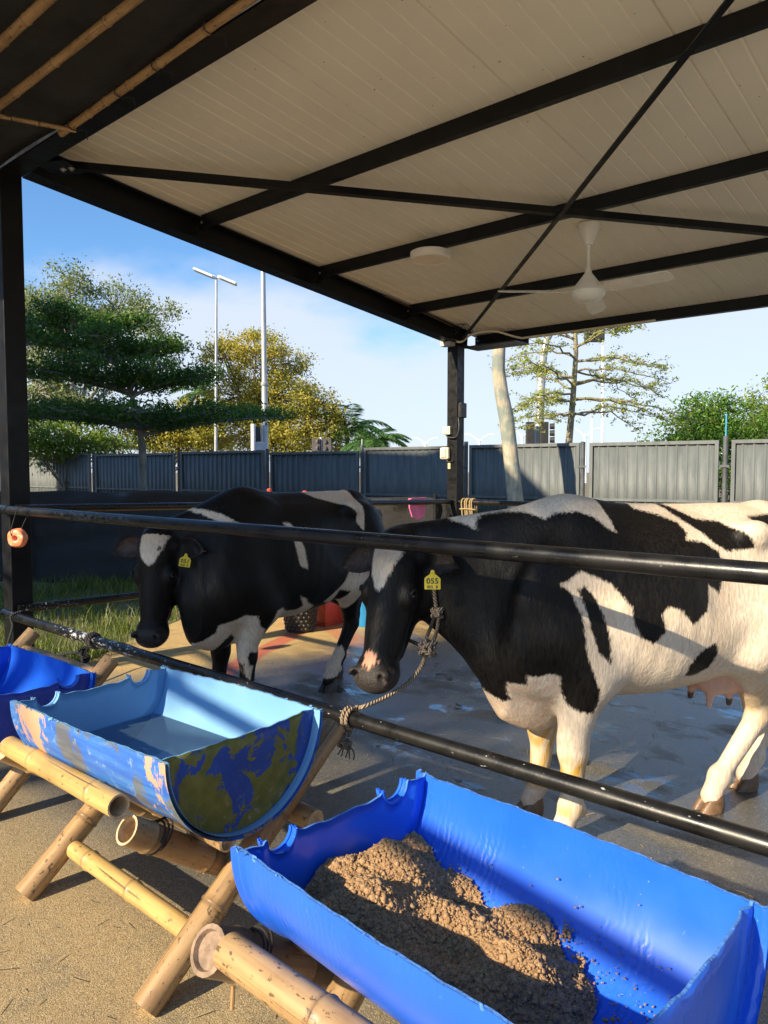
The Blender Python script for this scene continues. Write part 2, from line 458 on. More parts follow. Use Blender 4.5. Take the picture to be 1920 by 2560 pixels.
# ------------------------------------------------------------------ pen railing: pipes, welded end to end at the posts
def m_pipe():
    g = N('black_pipe_paint'); v = g.attr('tv'); p = g.obj()
    n = g.noise(p, 7, 5, .6); chip = g.noise(p, 60, 5, .75)
    worn = g.math('MULTIPLY', g.ramp(g.noise(g.map(p, (1.2, 1, 1)), 1.4, 3), .50, .66), 1.0)
    px_ = g.sep(p)[0]
    chew = g.math('MULTIPLY', g.ramp(px_, .55, 1.0), g.ramp(px_, 1.9, 1.5))
    chip2 = g.noise(g.map(p, (.45, 1, 1)), 52, 5, .75)
    mk = g.ramp(g.math('ADD', chip2, g.math('ADD', g.math('MULTIPLY', worn, .07), g.math('MULTIPLY', chew, .115))), .665, .68)
    z = g.sep(p)[2]
    low = g.ramp(z, -.5, -.3, 1, .12)                 # the lower rail is the chewed and chipped one
    mk = g.math('MULTIPLY', mk, low)
    c = g.mix(g.ramp(n, .3, .7), (.005, .005, .0055), (.011, .011, .0115))
    c = g.mix(mk, c, (.52, .54, .55))
    g.set(Base_Color=c, Roughness=g.ramp(n, .3, .7, .22, .42)); g.bump(g.math('SUBTRACT', g.noise(p, 45, 4), g.math('MULTIPLY', mk, .3)), .12, .004)
    return g.m
PIPE = m_pipe()
rail = thing('pen_railing', 'black steel pipe railing around the cattle pen', 'railing', (-5.3, 2.16, 1.22))
def pipe(p0, p1, r=.030, n=20):
    p0, p1 = np.array(p0, float), np.array(p1, float)
    m = MB(); k = max(2, int(np.linalg.norm(p1 - p0) / .5)); 
    m.tube([p0 + (p1 - p0) * i / k for i in range(k + 1)], r, n)
    return m.build('pipe', PIPE, rail, True, 50)
pipe((-5.47, 2.165, 1.222), (6, 2.165, 1.222), .0315)
pipe((-5.43, 2.150, .488), (6, 2.150, .488), .0315)
pipe((-5.40, 2.24, 1.225), (-5.30, 7.352, 1.115)); pipe((-5.40, 2.24, .51), (-5.30, 7.352, .40))
pipe((-5.22, 7.40, 1.115), (6, 7.40, 1.115)); pipe((-5.22, 7.40, .42), (6, 7.40, .42))
m = MB(); m.tube([(-5.34, 2.165, 1.222), (-5.325, 2.165, 1.222)], .0345, 20); m.build('collar', PIPE, rail, True)

# ------------------------------------------------------------------ lean-to shade net over the front with split bamboo poles
NETB = plain('black_shade_sheet', (.018, .019, .021), .7, .35, 3, bump=.3, bscale=9)
netc = thing('shade_canopy', 'black shade sheet on split bamboo poles at upper left', 'canopy', (-4.4, 1.3, 3.5))
nx_, ny_ = 46, 18
V = []; 
for j in range(ny_):
    for i in range(nx_):
        xx = -5.9 + i * 4.6 / (nx_ - 1); yy = .55 + j * 1.66 / (ny_ - 1)
        zz = 3.60 - .012 * (yy - 2.2) ** 2 + .018 * math.sin(xx * 3.1 + yy * 2) + .014 * math.sin(yy * 7 + xx) - .02 * math.exp(-((yy - 1.65) / .1) ** 2)
        V.append((xx, yy, zz))
F = [(j * nx_ + i, j * nx_ + i + 1, (j + 1) * nx_ + i + 1, (j + 1) * nx_ + i) for j in range(ny_ - 1) for i in range(nx_ - 1)]
so = link('sheet', npmesh('sheet', V, F), NETB, netc)
s_ = so.modifiers.new('s', 'SOLIDIFY'); s_.thickness = .002
def m_bamboo(name, c0, c1, dark, spots=.70):
    g = N(name); v = g.attr('tv'); 
    st = g.noise(g.map(v, (55, 55, 2.2)), 1, 5, .6); bl = g.noise(g.map(v, (9, 9, 4)), 1, 5, .6)
    sp = g.noise(g.map(v, (60, 60, 34)), 1, 4, .65)
    c = g.mix(g.ramp(st, .32, .68), c0, c1)
    c = g.mix(g.ramp(bl, .40, .74, 0, .75), c, dark)
    c = g.mix(g.ramp(sp, spots, spots + .06, 0, .8), c, (.06, .035, .018))
    rg_ = g.attr('ring', 'Fac'); c = g.mix(g.math('MULTIPLY', rg_, .75), c, (.10, .06, .03))
    crk = g.noise(g.map(v, (70, 70, 1.2), (3, 1, 7)), 1, 2, .5); c = g.mix(g.ramp(crk, .70, .72, 0, .7), c, (.05, .03, .015))
    g.set(Base_Color=c, Roughness=g.ramp(bl, .3, .7, .30, .5)); g.bump(g.math('ADD', g.math('MULTIPLY', st, .6), g.math('MULTIPLY', sp, .3)), .18, .006)
    return g.m
BAM = m_bamboo('bamboo_yellow', (.44, .28, .09), (.56, .39, .15), (.29, .17, .06), .62)
BAMT = m_bamboo('bamboo_tan', (.32, .19, .085), (.43, .28, .13), (.16, .09, .04), .585)
BAMD = m_bamboo('bamboo_dark', (.16, .10, .065), (.24, .16, .10), (.06, .04, .03), .62)
BAMID = plain('bamboo_old_end', (.22, .15, .10), .75, .35, 30, bump=.4, bscale=150)
BAMI = plain('bamboo_cut_end', (.50, .36, .20), .7, .3, 30, bump=.3, bscale=200)
def bamboo(p0, p1, r, mat, parent, e0='node', e1='node', nodes=None, name='bamboo', r1=None, n=20):
    """a culm: swollen nodes along it; ends are 'node' (solid diaphragm, sunk a little), 'open' (hollow) or 'cut' (slanted foot)"""
    p0, p1 = np.array(p0, float), np.array(p1, float); d = p1 - p0; L = np.linalg.norm(d); d /= L
    r1 = r if r1 is None else r1
    nodes = nodes if nodes is not None else [L * q for q in (.3, .68)]
    st = sorted(set([0, L] + [min(max(q + e, 0.002), L - .002) for q in nodes for e in (-.018, -.007, -.003, 0, .003, .007, .02)] + list(np.linspace(0, L, 7)[1:-1])))
    A = np.cross(d, [0, 0, 1.]) if abs(d[2]) < .95 else np.cross(d, [1., 0, 0]); A /= np.linalg.norm(A); B = np.cross(d, A)
    vs, tv = [], []
    ph = rng.uniform(0, 6)
    for s_ in st:
        rr = r + (r1 - r) * s_ / L
        for q in nodes:
            e = s_ - q
            rr += .0036 * math.exp(-(e / .006) ** 2) - .0022 * math.exp(-((e + .007) / .003) ** 2) + .0012 * math.exp(-(e / .03) ** 2)
        for j in range(n):
            a_ = 2 * math.pi * j / n
            q_ = math.cos(a_) * A + math.sin(a_) * B
            vs.append(p0 + d * s_ + q_ * rr * (1 + .02 * math.sin(2 * a_ + ph)))
            tv.append((math.cos(a_) * r + ph, math.sin(a_) * r, s_))
    k = len(st)
    fs = [(i * n + j, i * n + (j + 1) % n, (i + 1) * n + (j + 1) % n, (i + 1) * n + j) for i in range(k - 1) for j in range(n)]
    m = MB(); m.add(vs, fs, 0, tv)
    def end(c, ax, rr, kind):
        prof = {'node': [(rr, 0), (rr * .80, -.002), (rr * .72, .004 + .006), (rr * .45, .012), (.001, .006)],
                'open': [(rr, 0), (rr * .84, 0), (rr * .82, .09), (.001, .095)],
                'cut': [(rr, 0), (.001, 0)]}[kind]
        b = MB(); b.lathe(prof, c, n, 1, ax); m.add(b.v, b.f[:n * (len(prof) - 1)], 1, b.v)
    nside = len(m.v)
    end(p0, d, r, e0); end(p1, -d, r1, e1)
    ob = m.build(name, [mat, BAMID if mat is BAMD else BAMI], parent, True, 40)
    rv = np.zeros(len(m.v), np.float32)
    rv[:nside] = np.repeat([max([math.exp(-((s_ - q + .004) / .0055) ** 2) for q in nodes] + [0]) for s_ in st], n)
    a_ = ob.data.attributes.new('ring', 'FLOAT', 'POINT'); a_.data.foreach_set('value', rv)
    return ob
for pts, r, nd in (([(-5.6, 1.775, 3.50), (-2.0, 1.79, 3.52)], .021, (.5, 1.0, 1.45, 1.9, 2.4, 2.9, 3.3)),
                   ([(-5.2, 1.545, 3.50), (-1.9, 1.53, 3.52)], .024, (.4, .9, 1.5, 1.75, 2.05, 2.6)),
                   ([(-4.42, 2.155, 3.50), (-2.0, 2.10, 3.53)], .021, (.35, .55, .8, 1.1, 1.5, 1.9)),
                   ([(-5.0, 1.12, 3.51), (-1.9, 1.14, 3.52)], .022, (.4, .9, 1.4, 2.1, 2.6))):
    bamboo(pts[0], pts[1], r, BAMT, netc, nodes=list(nd), name='pole', n=12)
bamboo((-4.27, 2.17, 3.478), (-4.50, 1.60, 3.478), .013, BAMT, netc, nodes=[.2, .42], name='pole', n=10)
TIE = plain('black_twine', (.015, .014, .013), .8)
for (x, y, z) in ((-4.26, 2.15, 3.50), (-3.72, 2.14, 3.508), (-3.35, 2.13, 3.512), (-2.9, 2.12, 3.52), (-4.41, 1.79, 3.50)):
    m = MB(); a0 = rng.uniform(0, 6)
    m.tube([(x + .006 * math.sin(t * 3), y + .031 * math.cos(t), z + .031 * math.sin(t)) for t in np.linspace(0, 12.0, 40)] + [(x + .05, y + .05, z - .03), (x + .03, y + .07, z - .07)], .0028, 6)
    m.build('tie', TIE, netc, True)
# ------------------------------------------------------------------ corrugated hoarding fence behind the pen
def m_fence():
    g = N('grey_fence_paint'); p = g.obj(); 
    n = g.noise(g.map(p, (3, 3, .6)), 2.5, 6, .65); s_ = g.noise(g.map(p, (9, 9, .8)), 4, 5, .7)
    c = g.mix(g.ramp(n, .3, .72), (.09, .104, .108), (.135, .152, .155))
    c = g.mix(g.ramp(s_, .60, .78, 0, .45), c, (.20, .20, .19))
    g.set(Base_Color=c, Roughness=.62); g.bump(g.noise(p, 7, 4), .15, .01); return g.m
FEN = m_fence()
FPOST = plain('fence_post_paint', (.075, .083, .09), .5, .3, 3)
fence = thing('hoarding_fence', 'long grey corrugated hoarding fence behind the pen', 'fence', (-9, 15, 0))
FA, FB = np.array([-8.7, 14.9]), np.array([1.0, .115]); FB = FB / np.linalg.norm(FB)
FN = np.array([FB[1], -FB[0]])                        # towards the pen
def f_u(px):
    d = ray(px, 1175)[:2]                              # where the sight line of a photo column meets the fence line
    Mx = np.array([[d[0], -FB[0]], [d[1], -FB[1]]]); t, u = np.linalg.solve(Mx, FA)
    return u, t
def f_z(px, py): u, t = f_u(px); return float(at(px, py, t)[2])
def fpt(u, off=0.0): q = FA + FB * u + FN * off; return q
def fence_panel(u0, u1, z0, z1):
    # corrugated sheet: vertical trapezoid ribs
    prof = []; u = u0 + .05
    while u < u1 - .06:
        prof += [(u, 0), (u + .115, 0), (u + .13, .028), (u + .155, .028), (u + .17, 0), (u + .175, 0), (u + .185, .02), (u + .195, .0)]
        u += .20
    prof = [q for q in prof if q[0] < u1 - .05] + [(u1 - .05, 0)]
    V = []
    for z in (z0 + .03, z1 - .03):
        for uu, o in prof: q = fpt(uu, o - .02); V.append((q[0], q[1], z))
    k = len(prof); F = [(i, i + 1, k + i + 1, k + i) for i in range(k - 1)]
    pn = link('panel', npmesh('panel', V, F, False), FEN, fence)
    s_ = pn.modifiers.new('s', 'SOLIDIFY'); s_.thickness = .004
    d3 = lambda u, z, o=0.0: (*fpt(u, o), z)
    m = MB(); nz = np.array([0, 0, 1.0]); fd = np.array([*FN, 0])
    m.bar(d3(u0, z1 - .035), d3(u1, z1 - .035), .07, .07); m.bar(d3(u0, z0 + .035), d3(u1, z0 + .035), .07, .07)
    m.bar(d3(u0 + .035, z0 + .071), d3(u0 + .035, z1 - .071), .069, .069, fd); m.bar(d3(u1 - .035, z0 + .071), d3(u1 - .035, z1 - .071), .069, .069, fd)
    zm = z0 + (z1 - z0) * .40
    m.bar(d3(u0 + .071, zm, .03), d3(u1 - .071, zm, .03), .012, .05); m.bar(d3(u0 + .071, zm + .03, .02), d3(u1 - .071, zm + .03, .02), .03, .008)
    m.build('frame', FEN, pn)
cols = [(-360, -140, 1139), (-120, 36, 1137), (52, 226, 1135), (240, 437, 1134), (453, 660, 1128), (677, 897, 1129), (911, 1158, 1117), (1174, 1449, 1110), (1474, 1796, 1104), (1828, 2190, 1096), (2225, 2640, 1086)]
for a_, b_, ty in cols:
    u0, u1 = f_u(a_)[0], f_u(b_)[0]
    fence_panel(u0, u1, .05, f_z((a_ + b_) / 2, ty))
for px, ty in ((44, 1150), (233, 1130), (446, 1128), (668, 1122), (904, 1112), (1164, 1104), (1456, 1104), (1812, 1090)):
    u, t = f_u(px); h = f_z(px, ty)
    m = MB(); q = fpt(u, -.02); m.tube([(q[0], q[1], -.04), (q[0], q[1], h)], .05, 12)
    m.build('post', FPOST, fence, True)
    for zz in (.55, 1.55):
        m = MB(); q = fpt(u, .05); m.box((q[0] - .09, q[1] - .006, zz), (q[0] + .09, q[1] + .006, zz + .05)); m.build('strap', FPOST, fence)
for px, ty, col in ((1812, 1035, (.05, .35, .6)), (904, 1098, (.55, .57, .6))):
    u, t = f_u(px); q = fpt(u, -.02)
    m = MB(); m.tube([(q[0], q[1], 2.0), (q[0], q[1], f_z(px, ty))], .014, 8); m.build('rod', plain('rod%d' % px, col, .4), fence, True)

# ------------------------------------------------------------------ low black shade-net barrier on the left side
def m_net():
    g = N('black_knit_net'); p = g.obj()
    k = g.noise(g.map(p, (60, 60, 260)), 1, 3, .6); h = g.noise(g.map(p, (2, 2, 14)), 1, 4, .6)
    c = g.mix(g.ramp(k, .35, .65), (.010, .011, .013), (.035, .036, .038))
    g.set(Base_Color=c, Roughness=g.ramp(k, .3, .7, .35, .6))
    g.bump(g.math('ADD', k, g.math('MULTIPLY', h, .6)), .8, .02); return g.m
NET = m_net()
nb = thing('net_barrier', 'low sagging black net barrier left of the pen', 'barrier', (-9, 5.2, 0))
P0, P1 = np.array([-5.46, 7.50]), np.array([-15.5, 1.2])
nu, nv = 240, 26; V = []
dirn = (P1 - P0) / np.linalg.norm(P1 - P0); nn = np.array([-dirn[1], dirn[0]])
Ln = np.linalg.norm(P1 - P0)
for j in range(nv):
    for i in range(nu):
        u = i / (nu - 1); v = j / (nv - 1); L = u * Ln
        hgt = 1.16 + .07 * min(1, L / 3) + .02 * math.sin(L * 1.9 + .5) ** 2 + .012 * math.sin(L * 5.3)
        fold = .045 * math.sin(L * 3.7 + 2 * v) + .03 * math.sin(L * 9 + 5 * v) + .05 * math.sin(v * 5 + L) + .02 * math.sin(v * 23 + L * 2)
        q = P0 + dirn * L - nn * (fold * (.4 + v) - .05 * (1 - v))
        V.append((q[0], q[1], -.03 + v * hgt))
F = [(j * nu + i, j * nu + i + 1, (j + 1) * nu + i + 1, (j + 1) * nu + i) for j in range(nv - 1) for i in range(nu - 1)]
so = link('net', npmesh('net', V, F), NET, nb); s_ = so.modifiers.new('s', 'SOLIDIFY'); s_.thickness = .003
for L in (.15, 2.9, 5.7, 8.5, 11):
    q = P0 + dirn * L + nn * .09
    m = MB(); m.tube([(q[0], q[1], -.05), (q[0], q[1], 1.2)], .025, 10); m.build('stake', STEEL, nb, True)

# ------------------------------------------------------------------ trees
def m_leaf(name, c0, c1, c2, trans=.42):
    g = N(name); v = g.attr('lv', 'Fac'); p = g.obj()
    c = g.mix(g.ramp(v, 0, .6), c0, c1); c = g.mix(g.ramp(v, .6, 1.0), c, c2)
    g.set(Base_Color=c, Roughness=.5)
    tr = g.new('ShaderNodeBsdfTranslucent'); g.put(tr.inputs[0], c)
    mx_ = g.new('ShaderNodeMixShader'); mx_.inputs[0].default_value = trans
    g.t.links.new(g.b.outputs[0], mx_.inputs[1]); g.t.links.new(tr.outputs[0], mx_.inputs[2]); g.t.links.new(mx_.outputs[0], g.out.inputs['Surface'])
    return g.m
def leaves(name, C, size, asp, mat, parent, flat=.5, seed=0, local=False, droop=0.0, lv=None):
    """one leaf-shaped quad pair per centre; flat = how much leaves lie level"""
    r = np.random.default_rng(seed); C = np.asarray(C, float); n = len(C)
    nrm_ = r.normal(size=(n, 3)); nrm_ /= np.linalg.norm(nrm_, axis=1)[:, None]
    nrm_ = nrm_ * (1 - flat) + np.array([0, 0, 1.0]) * flat; nrm_ /= np.linalg.norm(nrm_, axis=1)[:, None]
    t = r.normal(size=(n, 3)); t[:, 2] -= droop; t -= nrm_ * (t * nrm_).sum(1)[:, None]; t /= np.linalg.norm(t, axis=1)[:, None]
    b = np.cross(nrm_, t); L = (size * r.uniform(.6, 1.3, n))[:, None]; W = L * asp
    P = np.stack([C - t * L * .5, C + b * W * .5 + nrm_ * L * .06, C + t * L * .5, C - b * W * .5 + nrm_ * L * .06], 1).reshape(-1, 3)
    F = np.arange(4 * n).reshape(n, 4)
    vv = r.uniform(0, 1, n) if lv is None else np.clip(lv + r.normal(0, .16, n), 0, 1)
    return link(name, npmesh(name, P, F, False, {'lv': np.repeat(vv, 4)}), mat, parent, local)
def m_bark(name, c0, c1, c2=None):
    g = N(name); p = g.obj()
    n = g.noise(g.map(p, (14, 14, 3)), 1, 6, .65); b = g.noise(p, 2.2, 4)
    c = g.mix(g.ramp(n, .35, .65), c0, c1)
    if c2: c = g.mix(g.ramp(b, .45, .65), c, c2)
    g.set(Base_Color=c, Roughness=.85); g.bump(n, .6, .03); return g.m
BARK = m_bark('pale_bark', (.20, .18, .15), (.34, .31, .27), (.16, .17, .13))
BARKD = m_bark('brown_bark', (.11, .085, .06), (.20, .16, .11))
LF_DARK = m_leaf('dark_green_leaf', (.04, .10, .015), (.09, .19, .022), (.18, .30, .035))
LF_OLIVE = m_leaf('olive_leaf', (.12, .17, .05), (.25, .30, .11), (.40, .43, .20))
LF_GOLD = m_leaf('golden_leaf', (.26, .27, .04), (.44, .40, .055), (.56, .40, .07))
LF_LIME = m_leaf('lime_leaf', (.09, .16, .015), (.17, .26, .02), (.28, .34, .04))
LF_FRESH = m_leaf('fresh_leaf', (.06, .16, .018), (.13, .27, .03), (.22, .33, .045))
LF_PALM = m_leaf('palm_leaf', (.05, .14, .03), (.10, .24, .055), (.20, .33, .11))
def branchy(p, d, L, r0, depth, rg, out, tips, spread=.5, lift=.1, kids=3, shrink=.62):
    """recursive limb polylines"""
    pts = [np.array(p, float)]; d = np.array(d, float) / np.linalg.norm(d)
    k = 5
    for i in range(k):
        d = d + rg.normal(0, .10, 3) + np.array([0, 0, lift * .1]); d /= np.linalg.norm(d)
        pts.append(pts[-1] + d * L / k)
    out.append((pts, [r0 * (1 - .62 * i / k) for i in range(k + 1)]))
    tips.append((pts[-1], depth)); tips.append(((pts[-2] + pts[-3]) / 2, depth))
    if depth > 0:
        for c in range(kids):
            i = rg.integers(2, k + 1)
            nd = d + rg.normal(0, spread, 3); nd[2] = nd[2] * .8 + lift * .3
            branchy(pts[i], nd, L * shrink * rg.uniform(.8, 1.2), r0 * .45, depth - 1, rg, out, tips, spread, lift, kids, shrink)
def wood(branches, mat, parent, name='trunk', n=8):
    m = MB()
    for pts, rr in branches: m.tube(pts, rr, n if rr[0] > .03 else 5)
    return m.build(name, mat, parent, True, 60)
def round_tree(name, label, base, H, blobs, mat, bark, nleaf, size, seed, r0=.14, group=None, flat=.25, asp=.45, clump=.5):
    """broadleaf tree: trunk with limbs to each mass of foliage; leaves in clumps over the masses, gaps between"""
    rg = np.random.default_rng(seed); b = np.array(base, float)
    t = thing(name, label, 'tree', base, 0, group)
    br = []; top = b + np.array([0, 0, H * .42])
    br.append(([b + np.array([0, 0, -.05]), b + (top - b) * .5 + rg.normal(0, .05, 3), top], [r0, r0 * .85, r0 * .7]))
    C = []; LV = []
    tot = sum(s[3] * s[4] * s[5] for s in blobs)
    for (dx, dy, dz, rx, ry, rz) in blobs:
        c = b + np.array([dx, dy, dz])
        mid = (top + c) / 2 + rg.normal(0, .15, 3)
        br.append(([top - np.array([0, 0, .3]), mid, c], [r0 * .5, r0 * .3, r0 * .12]))
        nc = max(6, int(34 * (rx * ry * rz / tot) * len(blobs)))
        for q in range(nc):
            v = rg.normal(size=3); v /= np.linalg.norm(v); rad = rg.uniform(.45, 1.0) ** .6
            cc = c + v * np.array([rx, ry, rz]) * rad
            br.append(([c + (cc - c) * .1, c + (cc - c) * .6 + rg.normal(0, .06, 3), cc], [r0 * .14, r0 * .09, r0 * .03]))
            n = int(nleaf * (rx * ry * rz / tot) / nc)
            s = clump * rg.uniform(.6, 1.25)
            L = rg.normal(size=(n, 3)) * np.array([s, s, s * .62]) * .55 + cc
            C.append(L); LV.append(np.full(n, rg.uniform(.2, .8)))
    wood(br, bark, t)
    leaves('crown', np.concatenate(C), size, asp, mat, t, flat, seed, lv=np.concatenate(LV))
    return t
# the tiered dark tree in front of the fence
def tiered():
    rg = np.random.default_rng(11); b = np.array(ground(357, 18.0)); 
    t = thing('tiered_tree', 'dark green tiered tree with spreading flat layers left of the lamp pole', 'tree', tuple(b))
    rt, up = RGT, np.array([0, 0, 1.0]); fw = np.array([FWD[0], FWD[1], 0]); fw /= np.linalg.norm(fw)
    fork = b + up * 2.1
    br = [([b - up * .05, b + up * .8 + rt * .02, b + up * 1.5, fork], [.115, .098, .09, .095])]
    lead = [fork, b + up * 2.9 - rt * .12, b + up * 3.7 - rt * .35, b + up * 4.4 - rt * .9, b + up * 5.0 - rt * 1.5]
    br.append((lead, [.075, .06, .05, .035, .02]))
    C = []; LV = []
    def limb(p, dr, L, rise, w0, dens=1.0, th=.13):
        p = np.array(p, float); d = rt * dr[0] + fw * dr[1]; d /= np.linalg.norm(d)
        sd = np.cross(up, d); pts = [p]
        k = 7
        for i in range(1, k + 1):
            f = i / k
            pts.append(p + d * L * f + up * (rise * (1 - (1 - f) ** 2)) + sd * .12 * math.sin(f * 5 + p[2] * 3) * L * .3)
        br.append((pts, [.045 * (1 - .8 * i / k) + .004 for i in range(k + 1)]))
        for i in range(1, k + 1):
            f = i / k
            if f * L < .45: continue
            wd = w0 * (1.15 - .75 * abs(f - .55)) * min(1, L / 2)
            for q in range(int(6 * dens)):
                s_ = rg.uniform(-1, 1) * wd
                c = pts[i] + sd * s_ + d * rg.uniform(-.3, .3) + up * (rg.uniform(-.05, .10) + .02)
                br.append(([pts[i], (pts[i] + c) / 2 + up * .03, c], [.012, .008, .003]))
                n = 46
                C.append(rg.normal(size=(n, 3)) * np.array([.16, .16, th * .7]) + c + up * rg.uniform(0, .14)); LV.append(np.full(n, rg.uniform(.1, .75)))
    for dr, L, z0, rise in (((1, .0), 3.5, 2.35, .75), ((1, .5), 3.1, 2.45, .75), ((1, -.5), 2.8, 2.5, .65), ((.3, -1), 2.4, 2.5, .6), ((-.4, -1), 2.6, 2.5, .6), ((-1, -.4), 3.1, 2.5, .62), ((-1, .2), 3.5, 2.5, .66), ((-.3, 1), 2.5, 2.5, .7), ((.4, 1), 2.5, 2.5, .7)):
        limb(b + up * z0 + rt * -.05, dr, L, rise - .35, .62)
    for dr, L, z0, rise in (((1, .1), 1.8, 3.25, .5), ((.6, -.9), 1.7, 3.3, .45), ((-.3, -1), 2.0, 3.35, .45), ((-1, -.3), 2.7, 3.35, .5), ((-1, .3), 2.9, 3.3, .5), ((-.2, 1), 2.0, 3.3, .5), ((.7, .8), 1.9, 3.3, .4)):
        limb(b + up * z0 - rt * .25, dr, L, rise, .6)
    for dr, L, z0, rise in (((1, -.2), 1.5, 4.05, .35), ((.1, -1), 1.5, 4.05, .4), ((-1, -.4), 2.4, 4.05, .5), ((-1, .3), 2.7, 4.1, .55), ((0, 1), 1.7, 4.1, .4), ((.8, .6), 1.4, 4.1, .35)):
        limb(b + up * z0 - rt * .6, dr, L, rise, .6)
    for dr, L, z0, rise in (((1, 0), 1.1, 4.75, .25), ((-.4, -1), 1.2, 4.75, .3), ((-1, .1), 2.0, 4.75, .35), ((-.2, 1), 1.2, 4.75, .3)):
        limb(b + up * z0 - rt * 1.2, dr, L, rise, .55)
    wood(br, BARK, t)
    leaves('crown', np.concatenate(C), .10, .45, LF_DARK, t, .40, 3, lv=np.concatenate(LV))
tiered()
# broadleaf trees beyond the fence
def bl(pxs, d):      # blob list given as (column, row, extra depth, rx, ry, rz) round a base column
    base = np.array(ground(pxs[0], d)); out = []
    for (px, py, dd, rx, rz) in pxs[1]:
        p = at(px, py, d + dd); out.append((*(p - base), rx, rx * .85, rz))
    return tuple(base), out
base, blobs = bl((190, [(150, 745, 0, 1.7, 1.0), (290, 770, 1, 1.5, 1.0), (380, 790, 0, 1.1, .9), (110, 860, 2, 1.9, 1.2), (250, 850, 2, 1.7, 1.1), (400, 870, 1, .9, .8), (90, 980, 0, 1.7, 1.4), (200, 1010, 1, 1.6, 1.2), (20, 800, 1, 1.5, 1.5), (170, 695, 0, .8, .6)]), 31)
round_tree('broadleaf_tree', 'tall pale olive tree rising behind the dark tiered tree', base, 9.0, blobs, LF_OLIVE, BARK, 40000, .14, 21, .2, flat=.15, clump=.62)
base, blobs = bl((640, [(560, 900, 0, 1.2, 1.0), (640, 880, 0, 1.5, .95), (715, 905, 1, 1.2, 1.0), (590, 990, 1, 1.7, 1.1), (700, 1000, 0, 1.9, 1.2), (775, 1010, 1, 1.3, 1.0), (800, 1065, 0, 1.3, 1.0), (620, 1080, 0, 1.9, 1.1), (730, 1090, 0, 1.8, 1.1), (840, 1100, 1, .9, .8), (548, 850, 1, .6, .5), (655, 850, 1, .8, .5)]), 35)
round_tree('broadleaf_tree', 'golden yellow tree behind the two tall lamp poles', base, 7.0, blobs, LF_GOLD, BARKD, 46000, .14, 22, .18, flat=.12, clump=.55)
base, blobs = bl((420, [(330, 1090, 0, 1.4, .7), (400, 1080, 0, 1.5, .9), (470, 1060, 0, 1.4, 1.0), (480, 1110, 0, 1.5, .7), (520, 1030, 1, 1.0, .8), (540, 1095, 0, 1.2, .8)]), 33)
round_tree('broadleaf_tree', 'low golden bushy tree seen under the tiered tree canopy', base, 3.5, blobs, LF_GOLD, BARKD, 18000, .14, 23, .1, flat=.12)
base, blobs = bl((160, [(90, 1110, 0, 1.0, .6), (150, 1095, 0, 1.1, .7), (210, 1105, 0, 1.1, .6), (265, 1115, 0, .9, .5), (50, 1090, 0, .9, .8)]), 27)
round_tree('shrub', 'bright lime green shrub just above the fence at far left', base, 2.6, blobs, LF_LIME, BARKD, 7000, .15, 24, .07, flat=.2)
base, blobs = bl((1790, [(1720, 1080, 0, 1.2, .6), (1770, 1040, 0, 1.2, .8), (1830, 1070, 0, 1.4, .9), (1700, 1105, 0, .9, .5), (1760, 1105, 0, 1.3, .8), (1800, 1180, 0, 1.4, .9), (1740, 1010, 0, .6, .5), (1800, 1015, 0, .7, .5), (1650, 1108, 0, .8, .35), (1690, 1180, 0, 1.2, .8), (1850, 1250, 0, 1.4, .9)]), 26)
round_tree('broadleaf_tree', 'rounded fresh green tree above the fence at right', base, 4.2, blobs, LF_FRESH, BARKD, 17000, .15, 25, .12, flat=.35, clump=.42)
base, blobs = bl((1900, [(1880, 1040, 0, 1.1, .8), (1930, 1010, 0, 1.3, 1.0), (1900, 1085, 0, 1.4, .8), (1960, 1070, 0, 1.5, 1.2), (1930, 1150, 0, 1.6, 1.0)]), 28)
round_tree('broadleaf_tree', 'yellow-green bushy tree at the right edge behind the fence', base, 4.6, blobs, LF_LIME, BARKD, 12000, .13, 26, .12, flat=.25, clump=.4)
